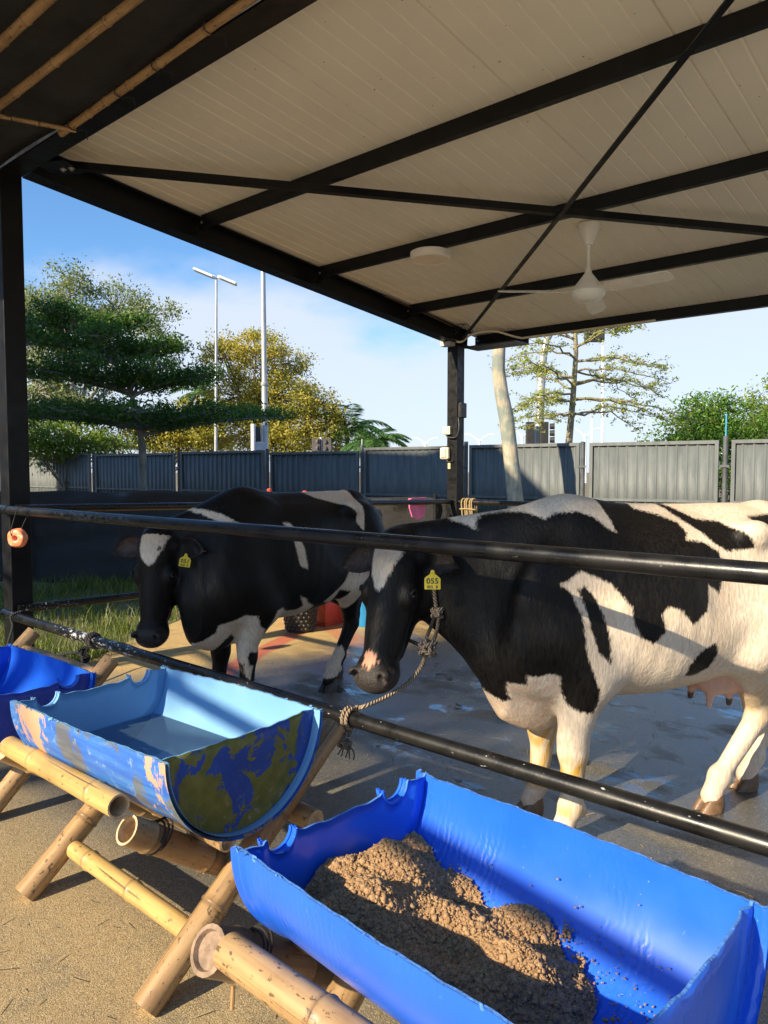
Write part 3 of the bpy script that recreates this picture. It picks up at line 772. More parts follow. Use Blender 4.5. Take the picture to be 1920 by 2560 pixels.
# palms
def palm(px, py, dep, label, nf, Lf, seed, stem_r=.12):
    rg = np.random.default_rng(seed); b = np.array(ground(px, dep)); top = at(px, py, dep)
    t = thing('palm_tree', label, 'palm', tuple(b), 0, 'palms beyond the fence')
    m = MB(); m.tube([b - np.array([0, 0, .05]), (b + top) / 2, top], [stem_r * 1.2, stem_r, stem_r * .8], 10); m.build('trunk', BARKD, t, True)
    V = []; F = []; lv = []; ribs = MB()
    for f in range(nf):
        az = f * 2.4 + rg.uniform(-.2, .2); el = rg.uniform(.15, 1.35); L = Lf * rg.uniform(.8, 1.1)
        d = np.array([math.cos(az) * math.cos(el), math.sin(az) * math.cos(el), math.sin(el)])
        pts = []; q = np.array(top, float); k = 16
        for i in range(k + 1):
            pts.append(q.copy()); d = d + np.array([0, 0, -.085 - .03 * (i / k)]); d /= np.linalg.norm(d); q = q + d * L / k
        ribs.tube(pts, [.02 * (1 - .85 * i / k) for i in range(k + 1)], 5)
        for i in range(2, k):
            tn = pts[i + 1] - pts[i]; tn /= np.linalg.norm(tn); sd = np.cross(tn, [0, 0, 1.]); sd /= np.linalg.norm(sd)
            ll = L * .26 * math.sin(math.pi * (.12 + .86 * i / k)) + .08
            for e in (0, .33, .66):
                o = pts[i] + (pts[i + 1] - pts[i]) * e
                for s_ in (-1, 1):
                    dd = sd * s_ * .8 + tn * .55 + np.array([0, 0, -.25 + rg.uniform(-.15, .15)]); dd /= np.linalg.norm(dd)
                    wv = np.cross(dd, [0, 0, 1.]); wv /= np.linalg.norm(wv) + 1e-6; n0 = len(V)
                    V += [o, o + dd * ll * .5 + wv * .028, o + dd * ll + np.array([0, 0, -.08 * ll]), o + dd * ll * .5 - wv * .028]; F.append((n0, n0 + 1, n0 + 2, n0 + 3)); lv += [rg.uniform(0, 1)] * 4
    ribs.build('frond_rib', LF_PALM, t, True)
    link('crown', npmesh('crown', V, F, False, {'lv': lv}), LF_PALM, t)
palm(868, 1075, 36, 'leaning green palm just right of the golden tree', 22, 2.3, 31)
palm(930, 1110, 33, 'low green palm nearest the shed corner post on its left', 20, 1.9, 32)
palm(495, 985, 40, 'dark palm crown peeping out left of the first lamp pole', 18, 1.9, 33)
# the sparse tree on the right: level branches, thin leaf sprays
def sparse():
    rg = np.random.default_rng(5); d = 21.0; b = np.array(ground(1418, d)); up = np.array([0, 0, 1.0])
    t = thing('sparse_tree', 'sparse tree with level branches and thin yellow-green leaves right of the corner post', 'tree', tuple(b))
    tp = [b - up * .05, at(1422, 1110, d), at(1432, 1000, d), at(1440, 880, d), at(1436, 780, d), at(1440, 690, d)]
    br = [(tp, [.12, .105, .085, .07, .05, .03])]; C = []
    fw = np.array([FWD[0], FWD[1], 0])
    spec = [(1000, 300, 60, 1), (985, 200, 55, -1), (960, 270, 25, 1), (945, 190, -25, -1), (930, 230, 45, 1), (975, 160, -60, -1), (905, 215, 30, 1), (890, 185, -5, -1), (870, 160, -50, 1), (855, 140, -40, -1), (835, 150, -40, 1), (820, 130, -35, -1), (1010, 150, 20, -1), (1035, 240, 20, 1), (1040, 150, 25, -1), (780, 120, -30, 1), (770, 110, -30, -1)]
    for (y0, reach, dy, sg) in spec:
        for rep in range(2):
            p0 = np.array(at(1437, y0, d)); dep = rg.uniform(-1.6, 1.6)
            p1 = at(1437 + sg * reach * rg.uniform(.75, 1.0), y0 + dy + rg.uniform(-20, 20), d) + fw * dep
            k = 9; pts = [p0 + (p1 - p0) * (i / k) + up * (.25 * math.sin(i / k * 3) - .0) * (reach / 250) + rg.normal(0, .035, 3) for i in range(k + 1)]
            br.append((pts, [.03 * (1 - .85 * i / k) + .003 for i in range(k + 1)]))
            for i in range(3, k + 1):
                for q in range(3):
                    e = pts[i] + np.array([rg.normal(0, .28), rg.normal(0, .28), rg.normal(.02, .10)])
                    br.append(([pts[i], (pts[i] + e) / 2 + up * .03, e], [.007, .005, .002]))
                    for s_ in (0.5, .75, 1.0):
                        C.append(pts[i] + (e - pts[i]) * s_ + rg.normal(0, .06, (5, 3)) * np.array([1, 1, .6]))
    wood(br, m_bark('lichen_bark', (.17, .14, .09), (.30, .27, .20), (.24, .22, .08)), t)
    leaves('crown', np.concatenate(C), .085, .45, m_leaf('spring_leaf', (.22, .29, .03), (.36, .42, .05), (.46, .46, .08)), t, .4, 9)
sparse()
# the leaning bare trunk in front of the fence
d = 15.0; b = np.array(ground(1297, d))
t = thing('leaning_tree', 'thick pale leaning trunk right of the corner post', 'tree', tuple(b))
pp = [b - np.array([0, 0, .05])] + [at(x, y, d) for x, y in ((1293, 1300), (1285, 1220), (1276, 1130), (1266, 1045), (1254, 985), (1246, 925), (1248, 870), (1246, 800), (1250, 700), (1262, 560))]
m = MB(); m.tube(pp, [q * 1.19 for q in (.16, .15, .135, .127, .128, .118, .112, .108, .10, .095, .085)], 16)
for (q, rr) in ((4, .04), (6, .03)): 
    c = pp[q] + RGT * .11; m.lathe([(.001, .035), (rr, .02), (rr * 1.3, -.02)], c, 8, 0, RGT)
m.build('trunk', m_bark('streaked_bark', (.34, .29, .20), (.52, .45, .33), (.20, .23, .20)), t, True, 60)
rg = np.random.default_rng(3); C = []; br = []
for q in range(26):
    e = pp[-1] + rg.normal(0, 1, 3) * np.array([1.3, 1.3, .5]) + np.array([0, 0, 1.0]); br.append(([pp[-1], (pp[-1] + e) / 2, e], [.05, .03, .01])); C.append(e + rg.normal(0, .3, (140, 3)))
wood(br, BARK, t, 'branches'); leaves('crown', np.concatenate(C), .11, .45, LF_FRESH, t, .3, 4)

# ------------------------------------------------------------------ street furniture beyond the fence
GALV = plain('galvanised', (.40, .42, .44), .42, .12, 2, metal=.35)
WHT = plain('white_lamp_paint', (.75, .76, .77), .45, .08)
def pole(px, top, dep, r0, r1): 
    b = np.array(ground(px[0], dep)); tp = at(px[1], top, dep); return b, tp
b, tp = pole((538, 541), 693, 30, .07, .05)
t = thing('street_lamp', 'slim street lamp with two heads above the golden tree', 'street lamp', tuple(b))
m = MB(); m.tube([b, (b + tp) / 2, tp], [.075, .06, .045], 12); m.build('pole', GALV, t, True)
for s_, dz, L in ((-1, .32, .85), (1, .10, .75)):
    c = tp + RGT * s_ * .12
    m = MB(); dv = RGT * s_ * .93 + np.array([0, 0, .38 * s_ * -1]); dv /= np.linalg.norm(dv); uu = np.cross(dv, FWD); uu /= np.linalg.norm(uu)
    m.obox(c + dv * L * .5, dv * L * .5, np.cross(dv, uu) * .17, uu * .05); m.obox(c + dv * .05, dv * .12, np.cross(dv, uu) * .05, uu * .07)
    bevel(m.build('lamp_head', WHT, t), .03, 2)
b, tp = pole((664, 654), 380, 22, 0, 0)
t = thing('mast', 'thick tapered galvanised mast running up behind the shed eave', 'mast', tuple(b))
m = MB(); m.tube([b, b + (tp - b) * .36, b + (tp - b) * .361, tp], [.12, .09, .082, .06], 14); m.build('pole', GALV, t, True)
m = MB(); c = b + (tp - b) * .37; m.lathe([(.10, -.05), (.11, -.02), (.11, .05), (.09, .07)], c, 14); m.build('clamp', GALV, t, True)
m = MB(); c = at(655, 1115, 21.6); m.obox(c, RGT * .17, np.array([FWD[0], FWD[1], 0]) * .1, (0, 0, .12)); m.build('cabinet', WHT, t)
b, tp = pole((633, 633), 1060, 23, 0, 0)
t = thing('bollard_post', 'short white post beside the thick mast', 'post', tuple(b))
m = MB(); m.tube([b, tp], .075, 12); m.build('pole', WHT, t, True)
m = MB(); c = at(646, 1100, 23.2); m.obox(c, RGT * .10, np.array([FWD[0], FWD[1], 0]) * .1, (0, 0, .42)); m.build('dark_cover', plain('dark_cover', (.06, .065, .07), .6), t)
# traffic signals seen from behind and the side
SIG = plain('signal_grey', (.10, .09, .09), .5)
b, tp = pole((803, 803), 1093, 25, 0, 0)
t = thing('traffic_signal', 'small traffic signal just above the fence below the golden tree', 'signal', tuple(b))
m = MB(); m.tube([b, tp], .06, 10); m.build('pole', GALV, t, True)
for px in (790, 818):
    c = at(px, 1112, 24.9); m = MB(); m.obox(c, RGT * .13, np.array([FWD[0], FWD[1], 0]) * .1, (0, 0, .21))
    for zz in (-.12, .10): m.lathe([(.085, 0), (.09, .14), (.082, .14), (.078, 0)], c + np.array([0, 0, zz]) , 12, 0, -FWD * .6 + RGT * (.8 if px < 800 else -.5))
    m.build('signal_head', SIG, t, True)
b, tp = pole((1346, 1346), 1000, 24, 0, 0)
t = thing('gantry_pole', 'curved grey signal gantry behind the leaning trunk', 'gantry', tuple(b))
pp = [b, at(1346, 1110, 24), at(1350, 1020, 24), at(1353, 950, 24), at(1358, 890, 24), at(1366, 850, 24), at(1385, 815, 24), at(1420, 795, 24), at(1490, 785, 24)]
m = MB(); m.tube(pp, [.15, .15, .14, .135, .13, .12, .115, .11, .1], 12); m.build('pole', GALV, t, True)
for px, w_ in ((1325, .13), (1360, .13)):
    c = at(px, 1083, 23.7); m = MB(); m.obox(c, RGT * w_, np.array([FWD[0], FWD[1], 0]) * .09, (0, 0, .36)); bevel(m.build('signal_box', plain('signal_black', (.03, .03, .032), .5), t), .02)
for k in range(3):
    c = at(1374, 1066 + k * 17, 23.6); m = MB(); m.lathe([(.09, 0), (.10, .16), (.092, .16), (.085, 0)], c, 12, 0, RGT * .9 - FWD * .2); m.build('visor', plain('signal_black', (.03,) * 3, .5), t, True)
c = at(1486, 835, 24); m = MB(); m.obox(c, RGT * .30, FWD * .12, (0, 0, .24))
for k in range(3): m.obox(c + np.array([0, 0, -.15 + .15 * k]) - FWD * .13, RGT * .27, FWD * .02, (0, 0, .03))
m.build('hanging_signal', plain('signal_black', (.03,) * 3, .5), t)
# far street lamps with two curved arms
def twin(px, py, dep, w_, label, hv=1.0):
    b = np.array(ground(px, dep)); tp = at(px, py, dep)
    t = thing('twin_arm_lamp', label, 'street lamp', tuple(b), 0, 'far twin-arm street lamps')
    m = MB(); m.tube([b, tp], [.16 * hv, .10 * hv], 8); m.build('pole', WHT, t, True)
    for s_ in (-1, 1):
        m = MB(); m.tube([tp - np.array([0, 0, .3 * w_]), tp + RGT * s_ * w_ * .3 + np.array([0, 0, .12 * w_]), tp + RGT * s_ * w_ * .7 + np.array([0, 0, .36 * w_]), tp + RGT * s_ * w_ + np.array([0, 0, .38 * w_])], .05 * hv, 6)
        m.obox(tp + RGT * s_ * w_ * .95 + np.array([0, 0, .36 * w_]), RGT * .3 * w_ * .5, FWD * .1, (0, 0, .05)); m.build('arm', WHT, t, True)
twin(1767, 1012, 75, 1.9, 'far white twin-arm street lamp above the green tree at right', 1.5)
twin(1063, 1105, 110, 1.7, 'tiny far twin-arm street lamp left of the corner post', 1.4)
twin(1198, 1098, 100, 1.8, 'tiny far twin-arm street lamp between corner post and leaning trunk', 1.4)
twin(1306, 1085, 90, 1.9, 'small far twin-arm street lamp just right of the leaning trunk', 1.4)
twin(1463, 1085, 85, 1.7, 'small far twin-arm street lamp below the sparse tree', 1.3)
for px, py, dep, lab in ((1480, 1045, 40, 'white slender pole standing under the sparse tree'), (1507, 840, 40, 'thin grey pole rising through the right side of the sparse tree')):
    b = np.array(ground(px, dep)); tp = at(px, py, dep); t = thing('slender_pole', lab, 'pole', tuple(b))
    m = MB(); m.tube([b, tp], [.09, .05], 8); m.build('shaft', WHT, t, True); m = MB(); m.lathe([(.06, 0), (.07, .08), (.001, .14)], tp, 8); m.build('cap', GALV, t, True)

# ------------------------------------------------------------------ beyond the frame: unseen shade casters, placed and shaped for their shadows
barn = thing('unseen_barn', 'unseen tall grey gabled barn behind the photographer, shaped to shade the left', 'barn', (-20, -3, 0))
BW = plain('barn_wall', (.35, .34, .32), .8)
m = MB()
pr = [(-30, 0), (-10.6, 0), (-10.6, 9.55), (-13.1, 11.7), (-16, 10.9), (-30, 10.7)]  # roofline of the unseen barn, shaped to place its shade on the fence
k = len(pr); vs = [(x, -3.0, z) for x, z in pr] + [(x, -14.0, z) for x, z in pr]
m.add(vs, [tuple(range(k)), tuple(range(2 * k - 1, k - 1, -1))] + [(i, k + i, k + (i + 1) % k, (i + 1) % k) for i in range(k)]); m.build('wall', BW, barn)
m = MB(); m.bar((-10.3, -8.5, 9.42), (-19.02, -8.5, 16.52), 11.5, .12, (0, 1, 0)); 
m = MB(); m.obox((-11.75, -8.5, 10.68), (1.45, 0, -1.25), (0, 5.8, 0), (.05, 0, .06)); m.obox((-21.5, -8.5, 11.0), (8.4, 0, .12), (0, 5.8, 0), (0, 0, .05)); m.build('roof', plain('barn_roof', (.2, .2, .21), .6), barn)
rg = np.random.default_rng(8); b = np.array([-6.5, -10.2, 0.0])
t = thing('unseen_shade_tree', 'unseen tree added behind the photographer to shade the far cow and pen', 'tree', tuple(b))
br = [([b, b + np.array([.1, 0, 2.5]), b + np.array([.3, .1, 5.6])], [.2, .16, .12])]; C = []
for (cx, cz, rx, rz, n, dn) in ((-5.85, 8.0, .80, 1.05, 60, 120), (-4.75, 7.95, .75, .85, 34, 85), (-4.0, 8.05, .45, .7, 16, 80), (-5.4, 9.3, .8, .5, 24, 60)):  # added foliage masses, placed to drop shade on the cows and pen floor
    c0 = np.array([cx, -10.1, cz]); br.append(([b + np.array([.3, .1, 5.4]), (b + np.array([.3, .1, 6]) + c0) / 2, c0], [.09, .06, .04]))
    for q in range(n):
        v = rg.normal(size=3); v /= np.linalg.norm(v); e = c0 + v * np.array([rx, .9, rz]) * rg.uniform(.2, 1.0) ** .5
        br.append(([c0, e], [.015, .005])); C.append(e + rg.normal(0, .14, (dn, 3)))
wood(br, BARKD, t); leaves('crown', np.concatenate(C), .12, .5, LF_FRESH, t, .2, 14)

# unseen bamboo pole on stakes, added to throw a soft shadow across the troughs
pl = thing('shadow_crossbar', 'unseen bamboo crossbar on two stakes, added behind the photographer to shadow the troughs', 'pole', (-2, -2.5, 0))
bamboo((-6.4, -2.5, 3.25), (1.6, -2.5, 2.24), .030, BAMT, pl, nodes=[.5 * k for k in range(1, 16)], name='crossbar', n=12)
for X, zt in ((-6.2, 3.18), (1.4, 2.22)): bamboo((X, -2.5, 0), (X, -2.5, zt), .04, BAMT, pl, 'cut', 'cut', [.5 * k for k in range(1, 5)], 'stake', n=12)
# ------------------------------------------------------------------ half-drum troughs
def m_bright():
    g = N('bright_blue_plastic'); p = g.obj()
    n = g.noise(p, 3, 4); sc = g.noise(g.map(p, (40, 40, 40)), 1, 4, .7); x, y, z = g.sep(p)
    c = g.mix(g.ramp(n, .3, .7), (.012, .105, .66), (.018, .13, .74))
    c = g.mix(g.ramp(g.noise(p, 130, 3, .6), .72, .74, 0, .5), c, (.35, .5, .85))
    c = g.mix(g.ramp(sc, .70, .74, 0, .30), c, (.25, .42, .85))
    g.set(Base_Color=c, Roughness=g.ramp(n, .3, .7, .24, .38), Specular_IOR_Level=.5)
    wv = g.new('ShaderNodeTexWave'); wv.wave_type = 'BANDS'; wv.bands_direction = 'X'; g.put(wv.inputs['Vector'], p)
    wv.inputs['Scale'].default_value = 18; wv.inputs['Distortion'].default_value = 5; wv.inputs['Detail'].default_value = 3; wv.inputs['Detail Scale'].default_value = 2.2
    k = g.math('MULTIPLY', wv.outputs['Fac'], g.ramp(g.noise(p, 4, 3), .42, .62))
    g.bump(g.math('ADD', k, g.math('MULTIPLY', n, .4)), .16, .006); return g.m
def m_pale():
    g = N('pale_blue_plastic'); p = g.obj(); n = g.noise(p, 5, 5, .6)
    c = g.mix(g.ramp(n, .35, .7), (.155, .345, .60), (.185, .385, .64)); c = g.mix(g.ramp(g.noise(p, 28, 5, .7), .64, .72, 0, .35), c, (.42, .58, .74))
    g.set(Base_Color=c, Roughness=.36); g.bump(n, .08, .006); return g.m
def m_worn():
    """blue drum wall with scraped salmon primer and dark grime"""
    g = N('scraped_blue_drum'); p = g.obj(); x, y, z = g.sep(p)
    v = g.map(p, (5.5, 5, 2.2), (0, 0, 0), (0, .5, 0)); n = g.noise(v, 1.0, 7, .68, .4); n2 = g.noise(g.map(p, (6, 5, 3), (4, 2, 1), (0, .4, 0)), 1.0, 7, .7, .3); st = g.noise(g.map(p, (3, 30, 30)), 1, 4, .6)
    c = g.mix(g.ramp(st, .35, .7), (.02, .11, .48), (.055, .20, .55))
    c = g.mix(g.ramp(g.noise(p, 22, 6, .75), .56, .68, 0, .6), c, (.30, .42, .55))
    c = g.mix(g.ramp(n2, .52, .57, 0, .85), c, g.mix(g.ramp(st, .4, .6), (.10, .10, .08), (.16, .17, .13)))
    c = g.mix(g.ramp(n, .515, .55, 0, .95), c, (.60, .33, .19))
    g.set(Base_Color=c, Roughness=.5); g.bump(g.math('ADD', n, g.math('MULTIPLY', st, .5)), .2, .004); return g.m
def m_algae():
    g = N('mossy_drum_end'); p = g.obj(); x, y, z = g.sep(p)
    n = g.noise(p, 6.5, 8, .68, .5); sp = g.noise(p, 45, 5, .7)
    c = g.mix(g.ramp(g.noise(p, 9, 4), .3, .7), (.008, .045, .24), (.014, .065, .32))
    low = g.ramp(z, -.27, -.05, .085, 0)
    c = g.mix(g.ramp(g.math('ADD', n, low), .505, .52), c, g.mix(g.ramp(g.noise(p, 25, 4), .3, .7), (.11, .115, .015), (.17, .165, .028)))
    c = g.mix(g.math('MULTIPLY', g.ramp(sp, .56, .66), g.ramp(z, -.27, -.12, .8, .05)), c, (.32, .29, .20))
    g.set(Base_Color=c, Roughness=.5); g.bump(g.math('ADD', n, sp), .2, .005); return g.m
BLUE, PALE, WORN, ALG = m_bright(), m_pale(), m_worn(), m_algae()
RAW = plain('sawn_plastic_edge', (.07, .22, .62), .8, .2, 60, bump=.8, bscale=160)
RAWP = plain('sawn_pale_edge', (.13, .32, .56), .75, .2, 60, bump=.6, bscale=160)
DRUM_IN = plain('old_blue_drum', (.012, .045, .36), .36, .25, 6)
def trough(name, label, cx, cy, rimz, L, Rr, mats, rot, seed, notch_l=True, notch_r=False, tilt=0.0, flare=0.0):
    """half a drum lying on its side, x along the drum: inner wall, outer wall, sawn rim, end walls with half bung holes and chime rings"""
    inner, outer, rim, endo = mats
    rg = np.random.default_rng(seed)
    t = thing(name, label, 'trough', (cx, cy, rimz), rot); t.rotation_euler = (tilt, 0, rot)
    nx_, na = 70, 40; th = .006; h = L / 2
    jag = lambda s_, k: .0012 * math.sin(s_ * 41 + k) + .001 * math.sin(s_ * 97 + 2 * k) + .003 * math.sin(s_ * 7 + k)
    prof = []                                         # radius along x: chime rings at both ends
    xs_ = np.linspace(-h, h, nx_)
    xs_ = np.unique(np.concatenate([xs_, [s_ * (h - e) for s_ in (-1, 1) for e in (.0, .006, .012, .018, .026, .034, .042, .05, .058)]]))
    nx_ = len(xs_)
    def ring(x):
        e = h - abs(x); return (.010 if e < .008 else .002 if e < .02 else .008 if e < .037 else .0015 if e < .045 else .004 if e < .054 else 0.0)
    bulge = lambda x: .006 * (1 - (x / h) ** 2)
    def wall(rad_off, flip, name, mat):
        V = []; F = []
        for x in xs_:
            for j in range(na + 1):
                f = j / na; a_ = math.pi * f
                top_ = jag(x, 1) if j == na else jag(x, 5) if j == 0 else 0
                r_ = Rr + rad_off + bulge(x) + (ring(x) if rad_off > 0 else -ring(x) * -.3)
                fl = flare * (abs(math.cos(a_)) ** 4)
                V.append((x, -math.cos(a_) * (r_ + fl), -math.sin(a_) * r_ + top_))
        for i in range(nx_ - 1):
            for j in range(na):
                q = (i * (na + 1) + j, i * (na + 1) + j + 1, (i + 1) * (na + 1) + j + 1, (i + 1) * (na + 1) + j)
                F.append(q if flip else q[::-1])
        return link(name, npmesh(name, V, F, True), mat, t, True), V
    o1, Vi = wall(-th / 2, False, 'inner_wall', inner); o2, Vo = wall(th / 2, True, 'outer_wall', outer)
    for j in (0, na):                                 # sawn rim, each long edge
        m = MB()
        vi = [Vi[i * (na + 1) + j] for i in range(nx_)]; vo = [Vo[i * (na + 1) + j] for i in range(nx_)]
        vv = [np.array(q) + np.array([0, 0, .0008]) for q in vi] + [np.array(q) + np.array([0, 0, .0008]) for q in vo]
        m.add(vv, [(i, i + 1, nx_ + i + 1, nx_ + i) for i in range(nx_ - 1)])
        m.build('rim', rim, t, False, local=True)
    m = MB()
    for e in range(30):                               # whiskers of torn plastic
        i = rg.integers(0, nx_); j = (0, na)[rg.integers(0, 2)]; q = np.array(Vo[i * (na + 1) + j])
        m.obox(q + rg.normal(0, .001, 3), rg.normal(0, .0016, 3), rg.normal(0, .0008, 3), rg.normal(0, .0018, 3))
    tag(m.build('burrs', rim, t, False, local=True), None, None, None, 'stuff')
    for s_, nt_ in ((-1, notch_l), (1, notch_r)):
        x0 = s_ * (h - .032); ys = np.linspace(-Rr + .001, Rr - .001, 121)
        def top(y):
            z = jag(y + s_, 3) + .0012 * math.sin(y * 60)
            if nt_:
                for yc in (-.185, .175):
                    q = abs(y - yc)
                    if q < .040: z -= math.sqrt(.040 ** 2 - q * q) * 1.0
                    elif q < .05: z += .004
                z -= .018 * math.exp(-((y) / .15) ** 4)
            return z
        V = []; F = []
        nz_ = 9
        for side, xo in ((0, -s_ * .003), (1, s_ * .003)):
            for y in ys:
                zb = -math.sqrt(max(0, (Rr - .002) ** 2 - y * y)); zt = min(top(y), .02)
                zt = max(zt, zb + .001)
                for k in range(nz_):
                    z = zb + (zt - zb) * k / (nz_ - 1)
                    dome = s_ * .010 * max(0, 1 - (y * y + z * z) / (Rr * .8) ** 2)
                    gro = s_ * -.006 * math.exp(-((math.hypot(y, z) - Rr * .86) / .012) ** 2)
                    V.append((x0 + xo + dome + gro, y, z))
        n1 = len(ys) * nz_
        Mi = []
        for side in (0, 1):
            for i in range(len(ys) - 1):
                for k in range(nz_ - 1):
                    a_ = side * n1 + i * nz_ + k; q = (a_, a_ + nz_, a_ + nz_ + 1, a_ + 1)
                    F.append(q if (side == 0) == (s_ > 0) else q[::-1]); Mi.append(side)
        for i in range(len(ys) - 1):
            a_ = i * nz_ + nz_ - 1; F.append((a_, a_ + nz_, n1 + a_ + nz_, n1 + a_)); Mi.append(2)
        link('end_wall', npmesh('end_wall', V, F, True, mat_idx=Mi), [inner, endo, rim], t, True)
        if nt_:                                       # the cut bung necks: ridged half rings pointing outwards
            for yc in (-.185, .175):
                m = MB(); R_ = .048
                for (r_, xo, w_) in ((.041, .006, .010), (.044, .016, .008), (.041, .024, .008)):
                    pts = []
                    for q in range(15):
                        a_ = math.pi * (1 + q / 14); pts.append((yc + math.cos(a_) * r_, math.sin(a_) * r_))
                    vs = []
                    for (y, z) in pts: vs += [(x0 + s_ * (xo - w_ / 2), y, z), (x0 + s_ * (xo + w_ / 2), y, z)]
                    for (y, z) in pts: vs += [(x0 + s_ * (xo - w_ / 2), yc + (y - yc) * 1.12, z * 1.12), (x0 + s_ * (xo + w_ / 2), yc + (y - yc) * 1.12, z * 1.12)]
                    fs = []
                    for q in range(14):
                        a_ = 2 * q; b_ = 30 + 2 * q
                        fs += [(a_, a_ + 2, a_ + 3, a_ + 1), (b_, b_ + 1, b_ + 3, b_ + 2), (a_, b_, b_ + 2, a_ + 2), (a_ + 1, a_ + 3, b_ + 3, b_ + 1)]
                    m.add(vs, fs)
                m.build('bung_neck', inner, t, True, local=True)
    return t
T2 = trough('water_trough', 'scraped old blue half-drum trough holding water, pale inside', -2.105, 1.325, .732, .86, .285, (PALE, WORN, RAWP, ALG), R(2.5), 2, True, False)
T3 = trough('feed_trough', 'bright blue half-drum trough with brown feed in the foreground', -.785, 1.20, .700, .88, .283, (BLUE, BLUE, RAW, BLUE), R(-4.2), 3, True, False)
T1 = trough('side_trough', 'blue half-drum trough cut off by the left picture edge', -3.68, 1.375, .56, .90, .285, (BLUE, BLUE, RAW, DRUM_IN), R(1.0), 4, False, True)
# water
g = N('trough_water'); g.t.nodes.remove(g.b)
gl = g.new('ShaderNodeBsdfGlossy'); gl.inputs['Roughness'].default_value = .015; trn = g.new('ShaderNodeBsdfTransparent'); trn.inputs[0].default_value = (.94, .98, 1.0, 1)
fr = g.new('ShaderNodeFresnel'); fr.inputs['IOR'].default_value = 1.33; mxs = g.new('ShaderNodeMixShader')
bp = g.new('ShaderNodeBump'); bp.inputs['Strength'].default_value = .05; bp.inputs['Distance'].default_value = .01
g.t.links.new(g.noise(g.obj(), 7, 2), bp.inputs['Height']); g.t.links.new(bp.outputs[0], gl.inputs['Normal']); g.t.links.new(bp.outputs[0], fr.inputs['Normal'])
df = g.new('ShaderNodeBsdfDiffuse'); df.inputs[0].default_value = (.26, .46, .62, 1); mk2 = g.new('ShaderNodeMixShader'); mk2.inputs[0].default_value = .14
g.t.links.new(trn.outputs[0], mk2.inputs[1]); g.t.links.new(df.outputs[0], mk2.inputs[2])
g.t.links.new(fr.outputs[0], mxs.inputs[0]); g.t.links.new(mk2.outputs[0], mxs.inputs[1]); g.t.links.new(gl.outputs[0], mxs.inputs[2]); g.t.links.new(mxs.outputs[0], g.out.inputs['Surface'])
V = []; F = []; nx_, ny_ = 30, 16; hw = math.sqrt(.285 ** 2 - .165 ** 2) - .004
for j in range(ny_):
    for i in range(nx_): V.append((-.392 + .784 * i / (nx_ - 1), -hw + 2 * hw * j / (ny_ - 1), 0))
F = [(j * nx_ + i, j * nx_ + i + 1, (j + 1) * nx_ + i + 1, (j + 1) * nx_ + i) for j in range(ny_ - 1) for i in range(nx_ - 1)]
wt = link('drinking_water', npmesh('drinking_water', V, F), g.m); wt.location = (-2.105, 1.325, .566); wt.rotation_euler = (0, 0, R(2.5))
tag(wt, 'still water standing in the pale blue trough', 'water')
# feed: crumbly heap with loose crumbs
def m_feed():
    g = N('mash_feed'); p = g.obj(); n = g.noise(p, 60, 5, .65); v = g.attr('lv', 'Fac')
    c = g.mix(g.ramp(n, .3, .7), (.32, .18, .085), (.52, .32, .155)); c = g.mix(g.math('MULTIPLY', v, .6), c, (.58, .39, .21))
    g.set(Base_Color=c, Roughness=.95); g.bump(g.noise(p, 330, 4, .7), .9, .006); return g.m
FEED = m_feed()
rg = np.random.default_rng(17)
def pile_z(x, y):
    """heap height (trough axes), against the left end wall, falling to the right and to the far wall"""
    wall = -math.sqrt(max(1e-6, .276 ** 2 - y * y))
    top = -.105 - .10 * max(0, (x + .28)) / .5 - .55 * max(0, y - .03 - .10 * x) ** 1.35 - .03 * max(0, -y) 
    top += .022 * math.sin(x * 17 + y * 9) + .016 * math.sin(x * 31 - y * 23) + .012 * math.sin(y * 41 + x * 5)
    lim = .12 + .06 * math.sin(y * 17) - .10 * (y + .1)
    top -= 1.1 * max(0, x - lim) ** 1.2
    return max(top, wall + .001), top - wall
nx_, ny_ = 150, 96; V = []; ok = []
for j in range(ny_):
    for i in range(nx_):
        x = -.40 + .72 * i / (nx_ - 1); y = -.27 + .50 * j / (ny_ - 1)
        z, d_ = pile_z(x, y); ok.append(d_ > .002)
        V.append((x, y, z + (rg.normal(0, .0026) if d_ > .01 else 0)))
F = []
for j in range(ny_ - 1):
    for i in range(nx_ - 1):
        q = (j * nx_ + i, j * nx_ + i + 1, (j + 1) * nx_ + i + 1, (j + 1) * nx_ + i)
        if any(ok[k] for k in q): F.append(q)
V = np.array(V); lvv = rg.uniform(0, .5, len(V))
# crumbs: deformed octahedra
oct_v = np.array([(1, 0, 0), (-1, 0, 0), (0, 1, 0), (0, -1, 0), (0, 0, 1), (0, 0, -1)], float); oct_f = np.array([(0, 2, 4), (2, 1, 4), (1, 3, 4), (3, 0, 4), (2, 0, 5), (1, 2, 5), (3, 1, 5), (0, 3, 5)])
CV = []; CF = []; CL = []
def crumb(c, s_):
    b_ = sum(len(q) for q in CV); CV.append(oct_v * s_ * rg.uniform(.6, 1.3, (6, 3)) @ np.linalg.qr(rg.normal(size=(3, 3)))[0] + c); CF.append(oct_f + b_); CL.append(np.full(6, rg.uniform(0, 1)))
cnt = 0
while cnt < 12500:
    x = rg.uniform(-.39, .33); y = rg.uniform(-.26, .22); z, d_ = pile_z(x, y)
    if d_ < .004: continue
    crumb(np.array([x, y, z + .001]), min(.011, .0023 * math.exp(abs(rg.normal(0, .6))))); cnt += 1
